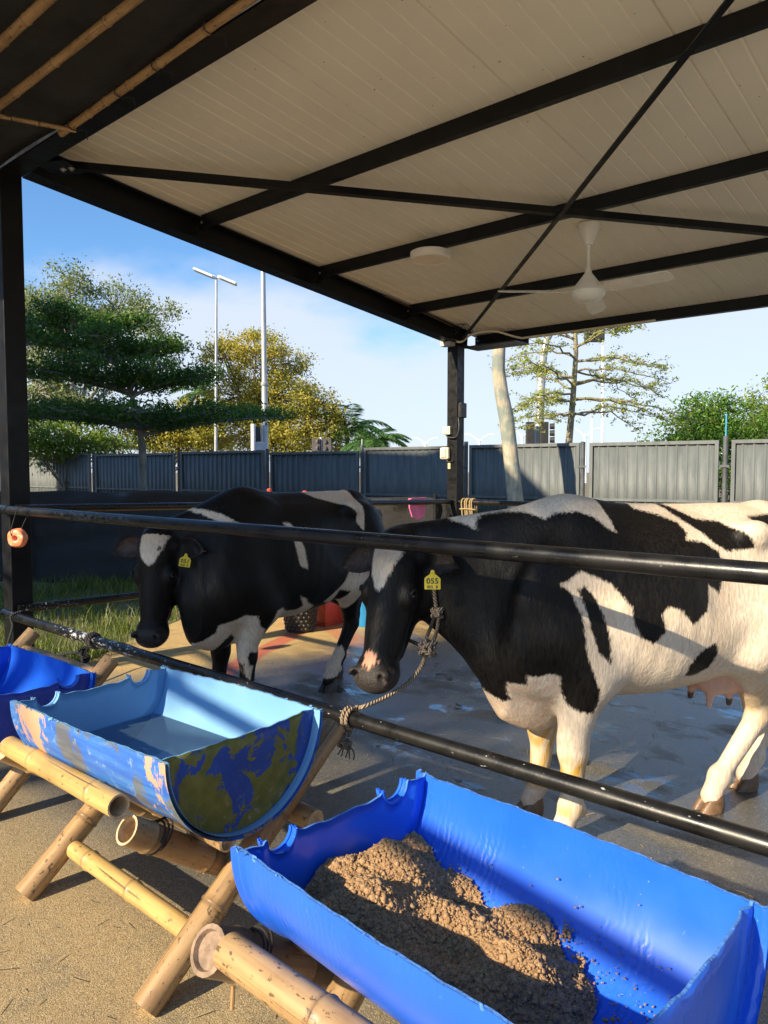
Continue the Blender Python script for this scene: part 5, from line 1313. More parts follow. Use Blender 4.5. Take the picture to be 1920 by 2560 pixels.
# ------------------------------------------------------------------ cows: one continuous body surface from blended volumes
class Field:
    def __init__(s, lo, hi, h):
        s.lo = np.array(lo, float); s.h = h
        s.n = np.ceil((np.array(hi) - s.lo) / h).astype(int) + 1
        s.D = np.full(tuple(s.n), 1.0, np.float32)
        s.ax = [s.lo[i] + h * np.arange(s.n[i]) for i in range(3)]
    def sub(s, lo, hi):
        i0 = np.clip(((np.array(lo) - s.lo) / s.h).astype(int), 0, s.n - 1); i1 = np.clip(np.ceil((np.array(hi) - s.lo) / s.h).astype(int) + 1, 1, s.n)
        sl_ = tuple(slice(a_, b_) for a_, b_ in zip(i0, i1))
        g = np.meshgrid(s.ax[0][sl_[0]], s.ax[1][sl_[1]], s.ax[2][sl_[2]], indexing='ij', sparse=True)
        return sl_, g
    def blend(s, sl_, d, k, cut=False):
        a_ = s.D[sl_]
        if cut:                                        # smooth subtraction
            hh = np.clip(.5 - .5 * (a_ + d) / k, 0, 1); s.D[sl_] = a_ * (1 - hh) + (-d) * hh + k * hh * (1 - hh)
        else:
            hh = np.clip(.5 + .5 * (a_ - d) / k, 0, 1); s.D[sl_] = a_ * (1 - hh) + d * hh - k * hh * (1 - hh)
    def cone(s, p0, p1, r0, r1, k=.03, sq=None, cut=False):
        p0, p1 = np.array(p0, float), np.array(p1, float); mr = max(r0, r1) + k + .03
        sl_, (X, Y, Z) = s.sub(np.minimum(p0, p1) - mr, np.maximum(p0, p1) + mr)
        v = p1 - p0; L2 = v @ v + 1e-9
        x, y, z = X - p0[0], Y - p0[1], Z - p0[2]
        t = np.clip((x * v[0] + y * v[1] + z * v[2]) / L2, 0, 1)
        dx, dy, dz = x - t * v[0], y - t * v[1], z - t * v[2]
        if sq: dy = dy / sq                            # squash sideways (y)
        d = np.sqrt(dx * dx + dy * dy + dz * dz) - (r0 + t * (r1 - r0))
        if sq: d = d * min(1, sq)
        s.blend(sl_, d.astype(np.float32), k, cut)
    def ell(s, c, rad, k=.03, A=None, cut=False):
        c = np.array(c, float); rad = np.array(rad, float); mr = rad.max() + k + .03
        sl_, (X, Y, Z) = s.sub(c - mr, c + mr)
        x, y, z = X - c[0], Y - c[1], Z - c[2]
        A = np.eye(3) if A is None else np.array(A, float)
        q = [(x * A[i][0] + y * A[i][1] + z * A[i][2]) for i in range(3)]
        k0 = np.sqrt(sum((q[i] / rad[i]) ** 2 for i in range(3))) + 1e-6
        k1 = np.sqrt(sum((q[i] / rad[i] ** 2) ** 2 for i in range(3))) + 1e-6
        s.blend(sl_, (k0 * (k0 - 1) / k1).astype(np.float32), k, cut)
    def loft(s, S, k=.02):
        """barrel: stations (x, top, bottom, half width, roundness, waist height fraction)"""
        S = np.array(S, float)
        sl_, (X, Y, Z) = s.sub((S[0, 0] - .08, -.42, .35), (S[-1, 0] + .08, .42, 1.45))
        x = X[:, 0, 0]; xi = np.clip(x, S[0, 0], S[-1, 0])
        def sm(col):
            # smooth interpolation through the stations
            v = np.interp(xi, S[:, 0], S[:, col]); w_ = np.interp(xi - .05, S[:, 0], S[:, col]); u_ = np.interp(xi + .05, S[:, 0], S[:, col])
            return ((v * 2 + w_ + u_) / 4)[:, None, None]
        top, bot, hw, p = sm(1), sm(2), sm(3), sm(4)
        zc = (top + bot) / 2 - .02; hz = np.where(Z > zc, top - zc, zc - bot)
        u = (Z - zc) / hz; y = np.abs(Y) / (hw * (1 - .10 * u - .06 * np.maximum(u, 0) ** 2))
        rr = (y ** p + np.abs(u) ** p) ** (1 / p)
        d = (rr - 1) * np.minimum(hw, hz) * .92
        ex = np.maximum(np.maximum(S[0, 0] - X, X - S[-1, 0]), 0)
        d = np.where(ex > 0, np.sqrt(np.maximum(d, 0) ** 2 + ex ** 2) + np.minimum(d, 0) * .2, d)
        s.blend(sl_, d.astype(np.float32), k)
    def mesh(s):
        D = s.D; n = np.array(D.shape); I = D < 0
        c = np.zeros(tuple(n - 1), np.int8)
        for dx in (0, 1):
            for dy in (0, 1):
                for dz in (0, 1): c += I[dx:n[0] - 1 + dx, dy:n[1] - 1 + dy, dz:n[2] - 1 + dz]
        act = (c > 0) & (c < 8); idx = np.full(act.shape, -1, np.int64); ii = np.argwhere(act); idx[act] = np.arange(len(ii))
        P = np.zeros((len(ii), 3)); W = np.zeros(len(ii))
        cor = [(0, 0, 0), (1, 0, 0), (0, 1, 0), (1, 1, 0), (0, 0, 1), (1, 0, 1), (0, 1, 1), (1, 1, 1)]
        val = [D[ii[:, 0] + a_, ii[:, 1] + b_, ii[:, 2] + e] for a_, b_, e in cor]
        for i in range(8):
            for j in range(i + 1, 8):
                df = np.abs(np.array(cor[i]) - np.array(cor[j]))
                if df.sum() != 1: continue
                m_ = (val[i] < 0) != (val[j] < 0)
                t = val[i][m_] / (val[i][m_] - val[j][m_])
                P[m_] += np.array(cor[i]) + t[:, None] * (np.array(cor[j]) - np.array(cor[i])); W[m_] += 1
        P = (P / W[:, None] + ii) * s.h + s.lo
        Q = []
        for ax in range(3):
            o1, o2 = [a_ for a_ in range(3) if a_ != ax]
            sa = [slice(None)] * 3; sb_ = [slice(None)] * 3; sa[ax] = slice(0, -1); sb_[ax] = slice(1, None)
            a_, b_ = I[tuple(sa)], I[tuple(sb_)]
            e = np.argwhere(a_ != b_)
            e = e[(e[:, o1] > 0) & (e[:, o2] > 0) & (e[:, o1] < n[o1] - 1) & (e[:, o2] < n[o2] - 1)]
            def cell(d1, d2):
                q = e.copy(); q[:, o1] -= d1; q[:, o2] -= d2; return idx[q[:, 0], q[:, 1], q[:, 2]]
            q = np.stack([cell(1, 1), cell(0, 1), cell(0, 0), cell(1, 0)], 1)
            ins = a_[e[:, 0], e[:, 1], e[:, 2]]
            flip = ins if ax != 1 else ~ins
            q[~flip] = q[~flip][:, ::-1]; Q.append(q)
        Q = np.concatenate(Q); Q = Q[(Q >= 0).all(1)]
        return P, Q
def relax(P, Q, it=2, lam=.5):
    E = np.concatenate([Q[:, [0, 1]], Q[:, [1, 2]], Q[:, [2, 3]], Q[:, [3, 0]]])
    for _ in range(it):
        for l in (lam, -lam * .9):
            A = np.zeros_like(P); W = np.zeros(len(P))
            np.add.at(A, E[:, 0], P[E[:, 1]]); np.add.at(W, E[:, 0], 1); np.add.at(A, E[:, 1], P[E[:, 0]]); np.add.at(W, E[:, 1], 1)
            P = P + l * (A / W[:, None] - P)
    return P
def poly_sd(P2, poly):
    """signed distance to a polygon, positive inside"""
    V_ = np.array(poly, float); n = len(V_); d = np.full(len(P2), 9.0); ins = np.zeros(len(P2), bool)
    for i in range(n):
        a_, b_ = V_[i], V_[(i + 1) % n]; e = b_ - a_; w_ = P2 - a_
        t = np.clip((w_ @ e) / (e @ e + 1e-12), 0, 1); q = w_ - t[:, None] * e
        d = np.minimum(d, (q * q).sum(1))
        c = ((a_[1] <= P2[:, 1]) & (b_[1] > P2[:, 1])) | ((b_[1] <= P2[:, 1]) & (a_[1] > P2[:, 1]))
        with np.errstate(divide='ignore', invalid='ignore'): xc = a_[0] + (P2[:, 1] - a_[1]) / (b_[1] - a_[1]) * (b_[0] - a_[0])
        ins ^= c & (P2[:, 0] < xc)
    return np.where(ins, 1, -1) * np.sqrt(d)
def m_coat():
    g = N('cow_coat'); p = g.obj(); sd = g.attr('coat', 'Fac'); tint = g.new('ShaderNodeAttribute'); tint.attribute_name = 'tint'; wet = g.attr('wet', 'Fac')
    hair = g.noise(g.map(p, (90, 90, 30), (0, 0, 0), (0, .35, 0)), 1, 3, .6); edge_ = g.noise(g.map(p, (120, 120, 38), (0, 0, 0), (0, .3, 0)), 1, 4, .65); big = g.noise(p, 5, 4)
    m_ = g.ramp(g.math('ADD', sd, g.math('MULTIPLY', g.math('SUBTRACT', edge_, .5), .034)), -.007, .007)
    blk = g.mix(g.ramp(hair, .3, .7), (.0035, .003, .0028), (.009, .0075, .0065))
    wht = g.mix(g.ramp(hair, .25, .75), (.54, .44, .33), (.72, .62, .50)); wht = g.mix(g.ramp(big, .45, .75, 0, .35), wht, (.56, .42, .27))
    c = g.mix(m_, blk, wht); c = g.mix(tint.outputs['Alpha'], c, tint.outputs['Color'])
    sk = g.noise(p, 160, 3, .6); c = g.mix(g.math('MULTIPLY', wet, g.ramp(sk, .4, .7, 0, .5)), c, (.075, .06, .052))
    g.set(Base_Color=c, Roughness=g.math('SUBTRACT', g.ramp(hair, .3, .7, .42, .60), g.math('MULTIPLY', wet, .14)), Sheen_Weight=.02, Sheen_Roughness=.4, Specular_IOR_Level=.20)
    g.bump(g.math('ADD', g.math('MULTIPLY', hair, g.math('SUBTRACT', 1.0, wet)), g.math('MULTIPLY', g.math('MULTIPLY', sk, wet), 1.2)), .55, .006); return g.m
COAT = m_coat()
HOOF = plain('hoof_horn', (.15, .085, .045), .45, .35, 25, bump=.3, bscale=80); HOOFD = plain('dark_hoof', (.022, .019, .017), .42, .3, 25, bump=.3, bscale=80)
EYE_M = plain('cow_eye', (.008, .006, .005), .06, .1); EARB = plain('ear_black', (.008, .007, .006), .6, .3, 30, bump=.6, bscale=120); EARI = plain('ear_inside', (.045, .03, .026), .7, .4, 40, bump=.6, bscale=120)
TAGY = plain('ear_tag_yellow', (.72, .56, .03), .42, .06); INK = plain('tag_ink', (.05, .04, .02), .6, .1); HAIRT = plain('tail_hair', (.05, .04, .028), .6, .5, 40)
def build_cow(name, label, loc, ang, P):
    root = thing(name, label, 'cow', (loc[0], loc[1], 0), ang)
    f = Field((-1.25, -.48, 0.0), (1.15, .48, 1.47), .0098)
    ch = P.get('chest', 0.0)
    f.loft([(-1.08, 1.17, .98, .07, 2.2), (-1.02, 1.26, .82, .165, 2.3), (-.90, 1.318, .72, .225, 2.4), (-.70, 1.335, .655, .262, 2.5), (-.50, 1.325, .588, .285, 2.4), (-.25, 1.325, .553, .312, 2.25), (-.02, 1.335, .555, .285, 2.2), (.12, 1.338, .53, .235, 2.1), (.25 + ch * .5, 1.30, .50, .195, 2.1), (.37 + ch, 1.20, .47, .155, 2.0), (.46 + ch, 1.04, .52, .10, 2.0)])
    # shoulder, hips, pins, ribs
    for s_ in (-1, 1):
        f.ell((.20, .155 * s_, .90), (.20, .085, .30), .07); f.ell((.30, .135 * s_, .78), (.13, .08, .15), .06)
        f.ell((.05, .10 * s_, 1.19), (.12, .05, .12), .06)
        f.ell((-.66, .205 * s_, 1.235), (.075, .05, .055), .06); f.ell((-1.02, .105 * s_, 1.17), (.06, .045, .05), .05)
        f.ell((-.50, .315 * s_, 1.08), (.10, .04, .13), .09, cut=True)         # flank hollow
    f.cone((-.85, 0, 1.30), (-1.06, 0, 1.255), .05, .035, .06)
    f.cone((.10, 0, 1.30), (-.9, 0, 1.288), .045, .04, .08)                     # spine ridge
    # legs
    feet = P['feet']
    for key, s_ in (('FL', 1), ('FR', -1)):
        x, y = feet[key]; el = np.array([.04, .165 * s_, .70]); kn = np.array([x * .72 + .02, y * .9 + .01 * s_, .385]); ft = np.array([x - .015, y, .150]); pa = np.array([x + .02, y, .065])
        f.cone((.20, .15 * s_, .84), el, .115, .085, .08); f.cone((.14, .15 * s_, .74), el + np.array([.03, 0, -.04]), .10, .085, .06)
        f.cone(el + np.array([.05, 0, -.02]), kn + np.array([0, 0, .06]), .105, .062, .05); f.ell(kn, (.064, .058, .074), .035)
        f.cone(kn - np.array([0, 0, .03]), ft, .050, .039, .03); f.cone(kn - np.array([.022, 0, .04]), ft - np.array([.012, 0, -.01]), .030, .026, .02); f.ell(ft, (.053, .049, .050), .02); f.cone(ft, pa, .042, .044, .02)
        f.ell(ft + np.array([-.045, .022 * s_, -.012]), (.016, .014, .022), .012)
    for key, s_ in (('HL', 1), ('HR', -1)):
        x, y = feet[key]; hk = np.array(P.get('hock' + key, (x - .17, y + .01 * s_, .455))); st = np.array([-.60, .19 * s_, .74]); ft = np.array([x - .02, y, .150]); pa = np.array([x + .02, y, .065])
        f.ell((-.86, .150 * s_, .98), (.17, .10, .27), .08); f.cone((-.84, .16 * s_, .98), st + np.array([-.06, 0, .0]), .155, .10, .08); f.cone((-.95, .12 * s_, .95), (hk[0] * .6 + -.9 * .4, (hk[1] + .12 * s_) / 2, .70), .13, .08, .07)
        f.cone(st + np.array([-.06, -.01 * s_, -.0]), hk + np.array([.02, 0, .05]), .105, .050, .05); f.cone((st + hk) / 2 + np.array([-.10, 0, .08]), hk + np.array([-.045, 0, .045]), .05, .022, .05)
        f.ell(hk, (.058, .042, .066), .03); f.ell(hk + np.array([-.045, 0, .04]), (.026, .022, .036), .025)
        f.cone(hk - np.array([0, 0, .02]), ft, .045, .036, .03); f.cone(hk - np.array([.03, 0, .03]), ft - np.array([.014, 0, -.01]), .026, .024, .02); f.ell(ft, (.050, .046, .048), .02); f.cone(ft, pa, .042, .045, .02)
        f.ell(ft + np.array([-.045, .022 * s_, -.012]), (.016, .014, .022), .012)
    # neck and head
    po, mz = np.array(P['poll']), np.array(P['muzzle']); a_ = mz - po; HL = np.linalg.norm(a_); a_ = a_ / HL
    n_ = np.array(P['face'], float); n_ -= a_ * (n_ @ a_); n_ /= np.linalg.norm(n_); sd = np.cross(-a_, n_)         # sd: the cow's left
    q = P.get('q', HL / .56)
    H = lambda t, s_, n: po + a_ * t * q + sd * s_ * q + n_ * n * q
    jaw = H(.12, 0, -.20); thr = H(.10, 0, -.17)
    f.cone((.08, 0, 1.16), H(.02, 0, -.12), .19, .085, .10, .72); f.cone((.20, 0, .98), H(.10, 0, -.17), .235, .085, .10, .72); f.cone((.30, 0, .76), thr, .19, .075, .10, .62)
    f.cone((.34 + ch, 0, .60), (.42 + ch * .6, 0, .74), .10, .10, .08, .6); f.cone((.28 + ch, 0, .515 + ch * .2), (.40 + ch, 0, .60), .075, .075, .07, .6)           # brisket
    f.cone((.12, 0, 1.26), H(-.02, 0, -.09), .085, .06, .08, .7)
    A3 = np.array([a_, sd, n_])
    f.ell(H(.085, 0, -.075), (.135 * q, .104 * q, .098 * q), .04, A3); f.ell(H(-.02, 0, -.035), (.035 * q, .055 * q, .04 * q), .035, A3)
    f.cone(H(.10, 0, -.055), H(.43, 0, -.045), .080 * q, .054 * q, .03); f.ell(H(.26, 0, -.052), (.20 * q, .066 * q, .052 * q), .03, A3)
    for s_ in (-1, 1):
        f.ell(H(.195, .088 * s_, -.048), (.052 * q, .032 * q, .038 * q), .03, A3); f.ell(H(.155, .050 * s_, -.135), (.11 * q, .045 * q, .085 * q), .04, A3)
        f.cone(H(.10, .045 * s_, -.185), H(.40, .028 * s_, -.118), .050 * q, .036 * q, .035); f.cone(H(.19, .075 * s_, -.075), H(.40, .050 * s_, -.07), .03 * q, .026 * q, .03)
        f.ell(H(.195, .113 * s_, -.040), (.017 * q, .014 * q, .013 * q), .012, A3, cut=True)
        f.ell(H(.035, .095 * s_, -.085), (.035 * q, .03 * q, .035 * q), .025, A3)
    f.ell(H(.485, 0, -.062), (.078 * q, .088 * q, .072 * q), .025, A3); f.ell(H(.515, 0, -.038), (.050 * q, .078 * q, .048 * q), .02, A3); f.ell(H(.475, 0, -.115), (.062 * q, .060 * q, .042 * q), .02, A3)
    for s_ in (-1, 1):
        f.ell(H(.500, .062 * s_, .002), (.022 * q, .026 * q, .020 * q), .012, A3)
        f.ell(H(.515, .060 * s_, .006), (.024 * q, .0125 * q, .022 * q), .008, np.array([a_ * .8 + sd * .6 * s_, sd * .8 - a_ * .6 * s_, n_]), cut=True)
    f.cone(H(.44, -.075, -.098), H(.535, 0, -.100), .007, .006, .006, cut=True); f.cone(H(.44, .075, -.098), H(.535, 0, -.100), .007, .006, .006, cut=True)
    if P.get('udder'):
        for s_ in (-1, 1):
            f.ell((-.62, .05 * s_, .60), (.12, .075, .085), .03)
            for dx in (-.055, .045): f.cone((-.62 + dx, .06 * s_, .545), (-.615 + dx, .065 * s_, .475), .020, .013, .015)
    V, Q = f.mesh(); V = relax(V, Q, 2)
    # faint ribs and neck folds
    rb = np.exp(-((V[:, 0] + .20) / .22) ** 4) * np.exp(-((V[:, 2] - .92) / .26) ** 4); fo2 = np.exp(-((V[:, 0] - .42) / .13) ** 4) * np.exp(-((V[:, 2] - .85) / .28) ** 4)
    V[:, 1] += np.sign(V[:, 1]) * np.clip(np.abs(V[:, 1]) / .12, 0, 1) * (rb * .0011 * np.sin((V[:, 0] + .18 * V[:, 2]) * 80) + fo2 * .0028 * np.sin((V[:, 0] - .35 * V[:, 2]) * 75))
    # coat map: signed distance to white areas in the cow's own side view
    X2 = V[:, [0, 2]]; sd_ = np.full(len(V), -.2)
    for pl in P['white']: sd_ = np.maximum(sd_, poly_sd(X2, pl))
    for pl in P['black']: sd_ = np.minimum(sd_, -poly_sd(X2, pl))
    off = V[:, 1] < -.02                                # far side carries its own patches
    xs_ = np.stack([V[:, 0] * .93 + .05 + .04 * np.sin(V[:, 2] * 9), V[:, 2]], 1); s2 = np.full(len(V), -.2)
    for pl in P['white']: s2 = np.maximum(s2, poly_sd(xs_, pl))
    for pl in P['black']: s2 = np.minimum(s2, -poly_sd(xs_, pl))
    legz = V[:, 2] < .60
    w_ = np.clip((-V[:, 1] - .02) / .05, 0, 1); sd_ = np.where(off, sd_ * (1 - w_) + s2 * w_, sd_)
    hl = V - po; ht, hs, hn = hl @ a_ / q, hl @ sd / q, hl @ n_ / q
    head = (ht > -.06) & (ht < .62) & (np.abs(hs) < .14) & (hn > -.26) & (V[:, 0] > po[0] - .12)
    hsd = np.full(len(V), -.05)
    for pl in P['blaze']:
        hsd = np.maximum(hsd, np.where(hn > -.09, poly_sd(np.stack([hs, ht], 1), pl), -.05))
    for pl in P.get('blaze_black', []): hsd = np.minimum(hsd, -poly_sd(np.stack([hs, ht], 1), pl))
    sd_ = np.where(head & (ht > -.02), hsd, sd_)
    if P.get('far_leg') is not None:                    # the far fore leg has its own colour
        fm = (V[:, 1] < .0) & (V[:, 2] < .55) & (V[:, 0] > -.25); sd_ = np.where(fm, P['far_leg'], sd_)
        fm = (V[:, 1] < .0) & (V[:, 2] < .55) & (V[:, 0] < -.25); sd_ = np.where(fm, P.get('far_hind', P['far_leg']), sd_)
    tint = np.zeros((len(V), 4)); wet = np.zeros(len(V))
    def paint(mask, col, al): tint[mask] = (*col, 0); tint[:, 3] = np.where(mask, np.maximum(tint[:, 3], al), tint[:, 3])
    sm = lambda v, a0, b0: np.clip((v - a0) / (b0 - a0), 0, 1)
    mzw = sm(ht, .462, .485) * head * sm(hn, -.105, -.085); wet = mzw
    tint[mzw > 0] = (.030, .025, .023, 0); tint[:, 3] = np.maximum(tint[:, 3], mzw * .95)
    for (pl, col, al) in P.get('skin', []):
        s3 = poly_sd(np.stack([hs, ht], 1), pl); mk = sm(s3 + .006 * np.sin(hs * 420) , -.004, .004) * head * (hn > -.06); idx = mk > .01
        tint[idx, :3] = col; tint[idx, 3] = np.maximum(mk[idx] * al, 0); wet[idx] *= (1 - mk[idx])
    if P.get('udder'):
        ud = (np.abs(V[:, 0] + .62) < .20) & (V[:, 2] < .635) & (V[:, 2] > .40) & (np.abs(V[:, 1]) < .15) & (V[:, 0] > -.76)
        tint[ud, :3] = (.60, .33, .25); tint[ud, 3] = .75 * sm(.64 - V[ud, 2], 0, .03); tp = ud & (V[:, 2] < .50) & (np.sin(V[:, 0] * 90 + V[:, 1] * 70) > .2); tint[tp] = (.03, .02, .02, .9)
    for (x0, x1, y0, y1, z0, z1, col, al) in P.get('stain', []):
        mk = (V[:, 0] > x0) & (V[:, 0] < x1) & (V[:, 1] > y0) & (V[:, 1] < y1) & (V[:, 2] > z0) & (V[:, 2] < z1)
        f_ = np.minimum(sm(V[:, 2], z0, z0 + .05), 1 - sm(V[:, 2], z1 - .05, z1)) * (.6 + .4 * np.sin(V[:, 0] * 120 + V[:, 1] * 90 + V[:, 2] * 30)); idx = mk & (f_ > .02) & ((sd_ > .002) | (V[:, 2] < .13))
        tint[idx, :3] = col; tint[idx, 3] = np.clip(f_[idx] * al, 0, 1)
    body = link('body', npmesh('body', V, Q, True, {'coat': np.clip(sd_, -.06, .06), 'tint': tint, 'wet': wet}), COAT, root, True)
    # hooves: two claws each
    for key in ('FL', 'FR', 'HL', 'HR'):
        x, y = feet[key]
        for s_ in (-1, 1):
            vs = []; rings = [(.0, .044, .026), (.028, .043, .026), (.055, .034, .023), (.078, .026, .018)]; n = 14
            for zz, rx, ry in rings:
                for i in range(n):
                    t_ = 2 * math.pi * i / n; ex = .030 * (1 - zz / .08) * max(0, math.cos(t_))
                    vs.append((x + .022 - zz * .25 + math.cos(t_) * rx + ex, y + s_ * .025 + math.sin(t_) * ry, .002 + zz))
            fs = [(k * n + i, k * n + (i + 1) % n, (k + 1) * n + (i + 1) % n, (k + 1) * n + i) for k in range(3) for i in range(n)] + [tuple(range(n - 1, -1, -1)), tuple(3 * n + i for i in range(n))]
            m = MB(); m.add(vs, fs); m.build('hoof', P['hoof'], root, True, 60, local=True)
    # eyes, ears, tag, tail
    for s_ in (-1, 1):
        m = MB(); c = H(.196, .101 * s_, -.041); m.lathe([(.001, -.019)] + [(.019 * math.cos(t_), .019 * math.sin(t_)) for t_ in np.linspace(-1.3, 1.3, 9)] + [(.001, .019)], c, 14, 0, sd * s_ + n_ * .3); m.build('eye', EYE_M, root, True, 80, local=True)
        m = MB()                                        # upper lid
        m.tube(smooth_path([H(.180, .106 * s_, -.066), H(.173, .116 * s_, -.046), H(.180, .114 * s_, -.022), H(.196, .108 * s_, -.014)], 4), [.006] * 13, 6); m.build('eyelid', EARB, root, True, local=True)
        e0 = H(.045, .100 * s_, -.085); de = sd * s_ * .92 + a_ * P.get('ear_drop', .12) + n_ * (P.get('ear_fwd', .2) if s_ > 0 else -.1); de /= np.linalg.norm(de); up_ = -a_ - de * (-a_ @ de); up_ /= np.linalg.norm(up_); fo_ = np.cross(de, up_) * (1 if s_ > 0 else -1); fo_ = fo_ * (1 if fo_ @ n_ > 0 else -1)
        L = .195 * q; k = 12; nn_ = 9; vs = []; 
        for side in (0, 1):
            for i in range(k + 1):
                t_ = i / k; w2 = .062 * q * (math.sin(math.pi * min(1, (t_ * .86 + .13))) ** .75) * (1 - .12 * t_)
                for j in range(nn_):
                    u = j / (nn_ - 1) * 2 - 1
                    cup = -.035 * q * (1 - u * u) * (1 - .5 * t_)
                    vs.append(e0 + de * L * t_ + up_ * (u * w2 + .012 * math.sin(t_ * 3)) + fo_ * (cup + (-.005 if side else .0)) - fo_ * .02 * t_)
        fs = []; mi = []; n1 = (k + 1) * nn_
        m = MB()
        for i in range(k):
            for j in range(nn_ - 1):
                b_ = i * nn_ + j; fs.append((b_, b_ + 1, b_ + nn_ + 1, b_ + nn_)); fs.append((n1 + b_, n1 + b_ + nn_, n1 + b_ + nn_ + 1, n1 + b_ + 1))
        for i in range(k): 
            for j in (0, nn_ - 1): b_ = i * nn_ + j; fs.append((b_, b_ + nn_, n1 + b_ + nn_, n1 + b_))
        for j in range(nn_ - 1): b_ = k * nn_ + j; fs.append((b_, b_ + 1, n1 + b_ + 1, n1 + b_))
        m.add(vs, fs); m.m = [1 if (i % 2 == 0 and i < 2 * k * (nn_ - 1)) else 0 for i in range(len(fs))]
        er = m.build('ear', [EARB, EARI], root, True, 60, local=True)
        # fringe of hair on the ear edge
        m = MB()
        for h_ in range(130):
            t_ = rng.uniform(.1, 1); sgn = rng.choice((-1, 1)); w2 = .060 * q * (math.sin(math.pi * min(1, (t_ * .86 + .13))) ** .75); b0 = e0 + de * L * t_ + up_ * sgn * w2 * rng.uniform(.3, 1.0) - fo_ * .02 * t_
            m.tube([b0, b0 + (up_ * sgn * .6 + de * .7 + rng.normal(0, .25, 3)) * .022], [.0009, .0003], 3)
        m.build('ear_hair', EARB, er, False, local=True)
        if s_ == 1:
            t_ = P['tag']; c = e0 + de * L * t_['t'] + up_ * t_['u'] + fo_ * (.004 + t_['out']); ce = np.array(t_['face'], float); ce /= np.linalg.norm(ce)
            zu = np.array([0, 0, 1.0]) + np.array(t_.get('lean', (0, 0, 0))); zu -= ce * (zu @ ce); zu /= np.linalg.norm(zu); rx_ = np.cross(zu, ce)
            tw_, th_ = .060, .064
            ol = [(-.5, -1.0), (.5, -1.0), (.53, -.94), (.53, -.34), (.42, -.22), (.20, -.08), (.13, .04), (.12, .12), (.06, .17), (-.06, .17), (-.12, .12), (-.13, .04), (-.20, -.08), (-.42, -.22), (-.53, -.34), (-.53, -.94)]
            vs = [c + rx_ * x_ * tw_ + zu * z_ * th_ + ce * .002 for x_, z_ in ol] + [c + rx_ * x_ * tw_ + zu * z_ * th_ - ce * .001 for x_, z_ in ol]; k_ = len(ol)
            m = MB(); m.add(vs, [tuple(range(k_)), tuple(range(2 * k_ - 1, k_ - 1, -1))] + [(i, k_ + i, k_ + (i + 1) % k_, (i + 1) % k_) for i in range(k_)]); tg = m.build('ear_tag', TAGY, root, local=True); tg['label'] = 'yellow ear tag marked %s' % P['num']
            m = MB(); m.lathe([(.0085, 0), (.0085, .003), (.004, .0045), (.001, .0045)], c + ce * .002 + zu * .005, 12, 0, ce); m.build('stud', TAGY, tg, True, local=True)
            for txt, zz, hh in ((P['num'], -.64, .52), ('BIG  B', -.92, .20)):
                cu = bpy.data.curves.new('lettering', 'FONT'); cu.body = txt; cu.align_x = 'CENTER'; cu.size = .0305 if hh > .3 else .0145; cu.space_character = 1.08; cu.extrude = .0003; cu.offset = .0005 if hh > .3 else .0002
                to = bpy.data.objects.new('tmp', cu); COL.objects.link(to); dg = bpy.context.evaluated_depsgraph_get(); tm = bpy.data.meshes.new_from_object(to.evaluated_get(dg)); bpy.data.objects.remove(to)
                o_ = c + zu * zz * th_ + ce * .0032; M4 = Matrix(((rx_[0], zu[0], ce[0], o_[0]), (rx_[1], zu[1], ce[1], o_[1]), (rx_[2], zu[2], ce[2], o_[2]), (0, 0, 0, 1))); tm.transform(M4); tm.materials.clear(); link('lettering', tm, INK, tg, True)
    tl = [(-1.09, 0, 1.22), (-1.13, .0, 1.12), (-1.14, .01, .9), (-1.12, .03, .70), (-1.10, .05, .60)]
    m = MB(); sp_ = smooth_path(tl, 6); m.tube(sp_, [.03 - .018 * i / (len(sp_) - 1) for i in range(len(sp_))], 10); tail = m.build('tail', EARB, root, True, local=True)
    m = MB()
    for h_ in range(90):
        b0 = np.array(tl[-1]) + rng.normal(0, .008, 3) + np.array([0, 0, rng.uniform(-.02, .06)]); e_ = b0 + np.array([rng.normal(0, .03), rng.normal(.0, .03), -rng.uniform(.15, .34)]); m.tube(smooth_path([b0, (b0 + e_) / 2 + rng.normal(0, .012, 3), e_], 4), [.0022] * 8 + [.0006], 4)
    m.build('switch', HAIRT, tail, False, local=True)
    # muzzle whiskers
    m = MB()
    for h_ in range(70):
        b0 = H(rng.uniform(.44, .53), rng.uniform(-.07, .07), -.10 + rng.uniform(-.05, .03)); e_ = b0 + (a_ * rng.uniform(.2, 1) + sd * rng.normal(0, .5) + n_ * rng.normal(.0, .4)) * .035; m.tube([b0, e_], [.0005, .0002], 3)
    m.build('whiskers', plain('whisker', (.45, .42, .38), .6), root, local=True)
    # tufted hair on the poll
    m = MB()
    for h_ in range(420):
        t_ = rng.uniform(-.05, .09); s2_ = rng.normal(0, .05); b0 = H(t_, s2_, .018 - .25 * s2_ ** 2 * 4 - (.35 * (t_ - .03)) ** 2); e_ = b0 + (a_ * rng.uniform(.2, 1.0) + sd * rng.normal(0, .5) + n_ * .45) * .028; m.tube([b0, e_], [.0012, .0003], 3)
    return root
